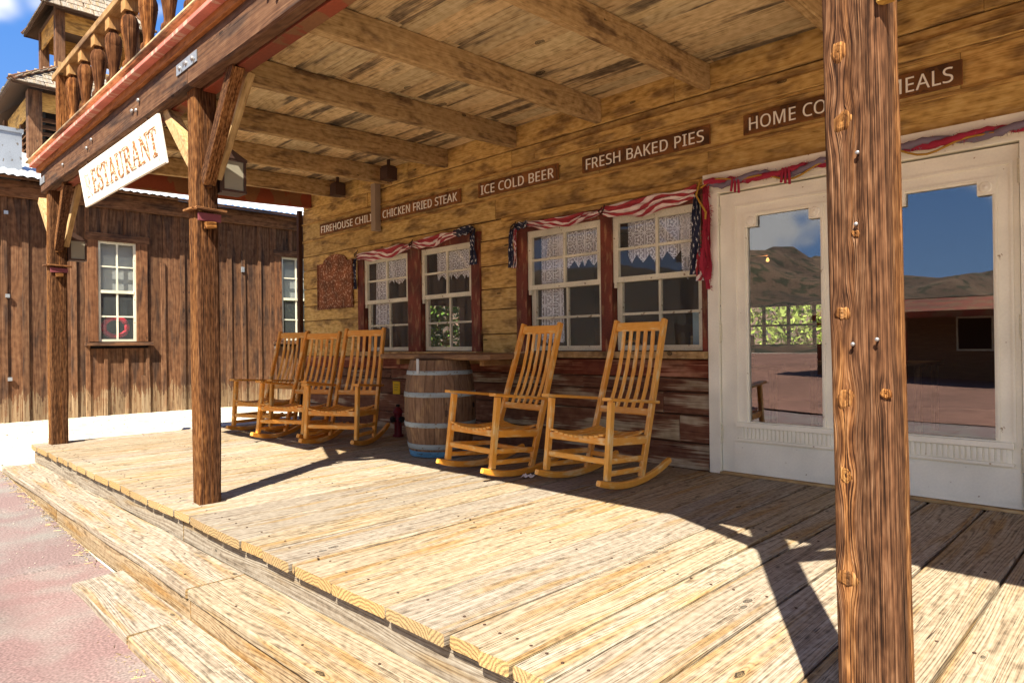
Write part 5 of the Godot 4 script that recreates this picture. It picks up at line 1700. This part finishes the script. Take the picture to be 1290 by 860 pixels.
func core_wall(wins: Array, wy0: float, wy1: float) -> ArrayMesh:
	var mb := MB.new()
	var holes := []
	for q in wins:
		holes.append(Rect2(q[0] + 0.1, wy0 + 0.05, q[1] - q[0] - 0.2, wy1 - wy0 - 0.1))
	for r: Rect2 in minus(Rect2(-9.6, -0.1, 11.6, 3.4), holes):
		mb.box(Vector3(-0.12, r.position.y, r.position.x), Vector3(-0.034, r.end.y, r.end.x))
	return mb.mesh()

func left_window(b: Node, z0: float, z1: float, y0: float, y1: float) -> void:
	var g0 := z0 + 0.17
	var g1 := z1 - 0.15
	var h0 := y0 + 0.07
	var h1 := y1 - 0.11
	var head := MB.new()
	head.col = Color(0.9, 0.85, 0.8)
	head.box(Vector3(-0.06, h1, z0 - 0.02), Vector3(0.035, y1 + 0.01, z1 + 0.02))
	for k in head.t.size():
		head.t[k] = Vector2(head.t[k].x * 0.3, head.t[k].y)
	var w := obj(b, "window", head.mesh(), M.dark)
	for q in [[z0, g0], [g1, z1]]:
		bd(w, "casing_board", M.dark, Vector3(-0.015, h0, (q[0] + q[1]) * 0.5), Vector3(-0.015, h1, (q[0] + q[1]) * 0.5), q[1] - q[0] - 0.004, 0.09, Vector3(1, 0, 0), {"tint": Color(1.0, 0.9, 0.8)})
	bd(w, "sill", M.dark, Vector3(0.03, y0 + 0.03, z1 + 0.04), Vector3(0.03, y0 + 0.03, z0 - 0.05), 0.16, 0.05, Vector3.UP, {"off": Vector2(0.4, 0.2)})
	var fr := MB.new()
	var t := 0.035
	fr.box(Vector3(-0.03, h0, g0), Vector3(0.0, h1, g0 + t))
	fr.box(Vector3(-0.03, h0, g1 - t), Vector3(0.0, h1, g1))
	fr.box(Vector3(-0.03, h0, g0 + t), Vector3(-0.001, h0 + t, g1 - t))
	fr.box(Vector3(-0.03, h1 - t, g0 + t), Vector3(-0.001, h1, g1 - t))
	fr.box(Vector3(-0.03, (h0 + h1) * 0.5 - 0.025, g0 + t), Vector3(0.008, (h0 + h1) * 0.5 + 0.02, g1 - t))
	obj(w, "sash", fr.mesh(), M.sash)
	var mz := (g0 + g1) * 0.5
	obj(w, "glazing_bar", boxm(Vector3(-0.028, h0 + t, mz - 0.012), Vector3(-0.004, h1 - t, mz + 0.012)), M.sash)
	for f in [0.25, 0.75]:
		var yy := lerpf(h0, h1, f)
		obj(w, "glazing_bar", boxm(Vector3(-0.027, yy - 0.011, g0 + t), Vector3(-0.006, yy + 0.011, g1 - t)), M.sash)
	for c in 2:
		for r in 4:
			var za := g0 + t if c == 0 else mz + 0.012
			var zb := mz - 0.012 if c == 0 else g1 - t
			var ya := lerpf(h0, h1, r / 4.0) + 0.012
			var yb := lerpf(h0, h1, (r + 1) / 4.0) - 0.012
			var p := MB.new()
			var j := rng.randf_range(-0.004, 0.004)
			p.quad(Vector3(-0.017 + j, ya, zb), Vector3(-0.017 - j, ya, za), Vector3(-0.016, yb, za), Vector3(-0.018, yb, zb))
			obj(w, "pane", p.mesh(), M.pane)
	# added grey sheet behind the upper sash; its colour paints the reflection on the panes
	obj(w, "pane_reflection", boxm(Vector3(-0.11, (h0 + h1) * 0.5, g0), Vector3(-0.105, h1, g1), Color(0.33, 0.36, 0.36)), M.white)

func build_tower() -> void:
	var c := Vector3(-15.0, 0, -3.6)
	var t := thing("bell_tower", "wooden bell tower with shingled hip roofs and louvred sides behind the brown building", "tower", c)
	var hb := 1.1
	var yb := 5.42
	# louvred body: corner posts, frieze panels, slats
	for s in [[1, 1], [1, -1], [-1, 1], [-1, -1]]:
		bd(t, "corner_post", M.dark, Vector3(s[0] * hb, 3.4, s[1] * hb), Vector3(s[0] * hb, yb, s[1] * hb), 0.2, 0.2, Vector3(0, 0, 1), {"seg": 2, "off": Vector2(0.5, 0.1), "tint": tone(0.8, 1.0)})
		bd(t, "belfry_post", M.dark, Vector3(s[0] * 0.62, 6.1, s[1] * 0.62), Vector3(s[0] * 0.62, 7.2, s[1] * 0.62), 0.15, 0.15, Vector3(0, 0, 1), {"seg": 2, "off": Vector2(0.5, 0.1), "tint": tone(0.9, 1.1)})
	obj(t, "core", boxm(Vector3(-0.9, 3.4, -0.9), Vector3(0.9, 5.3, 0.9)), M.black)
	for s in [Vector3(1, 0, 0), Vector3(0, 0, 1), Vector3(-1, 0, 0), Vector3(0, 0, -1)]:
		var side := Vector3(-s.z, 0, s.x)
		bd(t, "frieze_board", M.wall, s * (hb + 0.02) - side * (hb - 0.1) + Vector3(0, 5.26, 0), s * (hb + 0.02) + side * (hb - 0.1) + Vector3(0, 5.26, 0), 0.32, 0.05, s, {"tint": Color(0.9, 0.8, 0.7)})
		bd(t, "mullion", M.dark, s * (hb - 0.01) + Vector3(0, 3.4, 0), s * (hb - 0.01) + Vector3(0, 5.1, 0), 0.12, 0.06, s, {"off": Vector2(0.5, 0.3)})
		for k in 12:
			var y := 3.65 + k * 0.12
			bd(t, "louvre", M.dark, s * (hb - 0.03) - side * (hb - 0.1) + Vector3(0, y, 0), s * (hb - 0.03) + side * (hb - 0.1) + Vector3(0, y, 0), 0.11, 0.015, (s + Vector3(0, 0.9, 0)).normalized(), {"seg": 1, "off": Vector2(0.5, rng.randf()), "tint": tone(0.8, 1.2)})
		bd(t, "belfry_panel", M.wall, s * 0.66 - side * 0.55 + Vector3(0, 6.95, 0), s * 0.66 + side * 0.55 + Vector3(0, 6.95, 0), 0.34, 0.03, s, {"tint": Color(0.95, 0.8, 0.6)})
		bd(t, "belfry_sill", M.joist, s * 0.62 - side * 0.7 + Vector3(0, 6.14, 0), s * 0.62 + side * 0.7 + Vector3(0, 6.14, 0), 0.1, 0.08, s, {})
		hip(t, s, 1.48, 5.42, 0.6, 6.1)
		hip(t, s, 0.9, 7.12, 0.03, 8.3)
	obj(t, "belfry_ceiling", boxm(Vector3(-0.7, 7.12, -0.7), Vector3(0.7, 7.16, 0.7)), M.interior)

func hip(t: Node, s: Vector3, half: float, y0: float, top: float, y1: float) -> void:
	var side := Vector3(-s.z, 0, s.x)
	var mb := MB.new()
	var a := s * half - side * half + Vector3(0, y0, 0)
	var b := s * half + side * half + Vector3(0, y0, 0)
	var d := s * top + side * top + Vector3(0, y1, 0)
	var e := s * top - side * top + Vector3(0, y1, 0)
	mb.quad(b, a, e, d, Vector2(0, 0), Vector2(half * 2, 0), Vector2(half * 2, 1), Vector2(0, 1))
	mb.quad(a, b, b - Vector3(0, 0.04, 0) - s * 0.02, a - Vector3(0, 0.04, 0) - s * 0.02)
	mb.quad(a - Vector3(0, 0.04, 0), b - Vector3(0, 0.04, 0), d - Vector3(0, 0.04, 0), e - Vector3(0, 0.04, 0))
	var roof := obj(t, "roof_slope", mb.mesh(), M.interior)
	if s.x + s.z < 0.0:
		return
	var up := (s * (top - half) + Vector3(0, y1 - y0, 0))
	var rows := int(up.length() / 0.16)
	var nrm := (side.cross(up)).normalized()
	if nrm.dot(s) < 0.0:
		nrm = -nrm
	for r in rows:
		var f := float(r) / rows
		var hw := lerpf(half, top, f) + 0.01
		var n := maxi(int(hw * 2.0 / 0.24), 1)
		for k in n:
			var o := lerpf(-hw, hw, (k + 0.5) / n) + rng.randf_range(-0.01, 0.01)
			var base := s * half + Vector3(0, y0, 0) + up * f + side * o + nrm * 0.018
			bd(roof, "shingle", M.deck, base - up.normalized() * rng.randf_range(0.0, 0.03), base + up / rows * 1.15 - nrm * 0.012, hw * 2.0 / n - 0.012, 0.016, nrm, {"seg": 1, "tint": tone(0.75, 1.0, 0.06), "wob": 0.001})
	for q in [[a, e], [b, d]]:
		bd(roof, "hip_cap", M.dark, q[0] + nrm * 0.03, q[1] + nrm * 0.03, 0.1, 0.04, nrm, {"seg": 1, "off": Vector2(0.5, 0.4)})

# ------------------------------------------------------------------ across the street (mirrored in the door glass)
func hill_point(n: FastNoiseLite, x: float, z: float) -> Vector3:
	var f := clampf((z - 38.0) / 80.0, 0.0, 1.0)
	var ridge := 9.0 + 9.0 * smoothstep(-10.0, -70.0, x) + n.get_noise_2d(x * 1.3, 9.0) * 7.0
	return Vector3(x, -0.5 + ridge * smoothstep(0.0, 1.0, f) + n.get_noise_2d(x * 3.0, z * 3.0) * 3.0 * f, z)

func build_across() -> void:
	var n := FastNoiseLite.new()
	n.seed = 4
	n.frequency = 0.02
	n.fractal_octaves = 5
	var mb := MB.new()
	var rings := []
	for b in 31:
		var ring := []
		for a in 131:
			ring.append(hill_point(n, 240.0 - a * 4.0, 38.0 + b * 3.6))
		rings.append(ring)
	mb.loft(rings, false, 1.0 / 40.0, 1.0 / 40.0)
	var h := obj(self, "hill", mb.mesh(), M.hill)
	h.set_meta("kind", "structure")
	var h2 := obj(self, "hill", h.mesh, M.hill, Transform3D(Basis(Vector3.UP, PI), Vector3(90, 0, 12)))
	h2.set_meta("kind", "structure")
	var b := thing("awning_building", "grey plank building with red awning across the street", "building", Vector3(-4.6, -0.4, 16.0))
	for k in 11:
		bd(b, "wall_board", M.barrel, Vector3(-4.0, 0.12 + k * 0.24, 0), Vector3(4.0, 0.12 + k * 0.24, 0), 0.235, 0.03, Vector3(0, 0, -1), {"seg": 1, "tint": tone(1.1, 1.5)})
	obj(b, "rear_mass", boxm(Vector3(-4.0, 0, 0.03), Vector3(4.0, 2.75, 5.0)), M.interior)
	bd(b, "awning", M.redbeam, Vector3(-4.2, 2.45, -1.0), Vector3(4.2, 2.45, -1.0), 2.1, 0.05, Vector3(0, 1, -0.25), {"seg": 1})
	bd(b, "awning_edge", M.redbeam, Vector3(-4.2, 2.15, -2.02), Vector3(4.2, 2.15, -2.02), 0.2, 0.04, Vector3(0, 0, -1), {"seg": 1})
	for x in [-4.0, -1.4, 1.4, 4.0]:
		bd(b, "post", M.redbeam, Vector3(x, 0.0, -1.9), Vector3(x, 2.15, -1.9), 0.12, 0.12, Vector3(0, 0, -1), {"seg": 1})
	for x in [-2.6, 0.1, 2.7]:
		var w := obj(b, "window", boxm(Vector3(x - 0.5, 1.0, -0.05), Vector3(x + 0.5, 2.1, -0.016)), M.sash)
		obj(w, "pane", boxm(Vector3(x - 0.44, 1.06, -0.056), Vector3(x + 0.44, 2.04, -0.05)), M.black)

func _ready() -> void:
	rng.seed = 2024
	setup_view()
	make_materials()
	M.interior = mat(rgb8(88, 66, 48), 0.85)
	M.downspout = mat(rgb8(150, 132, 112), 0.6)
	M.letter_band = mat(rgb8(120, 62, 66), 0.7)
	M.knot = mat(rgb8(255, 214, 160), 0.85)
	M.knot.albedo_texture = M.deck_end.albedo_texture
	M.ribbon = mat(Color.WHITE, 0.95)
	M.ribbon_red = mat(rgb8(158, 46, 62), 0.95)
	M.foliage_dry = mat(Color.WHITE, 0.9)
	var bm := StandardMaterial3D.new()
	bm.albedo_color = Color(1, 0.9, 0.7)
	bm.emission_enabled = true
	bm.emission = Color(1.0, 0.75, 0.4)
	bm.emission_energy_multiplier = 0.9
	M.bulb = bm
	build_ground()
	build_deck()
	build_restaurant()
	build_porch_roof()
	build_posts()
	build_railing()
	build_left_building()
	build_tower()
	build_across()
	build_restaurant_sign()
	build_wall_signs()
	build_chairs()
	build_barrel()
	build_bunting()
	build_curtains()
	build_interior()
	print("built")
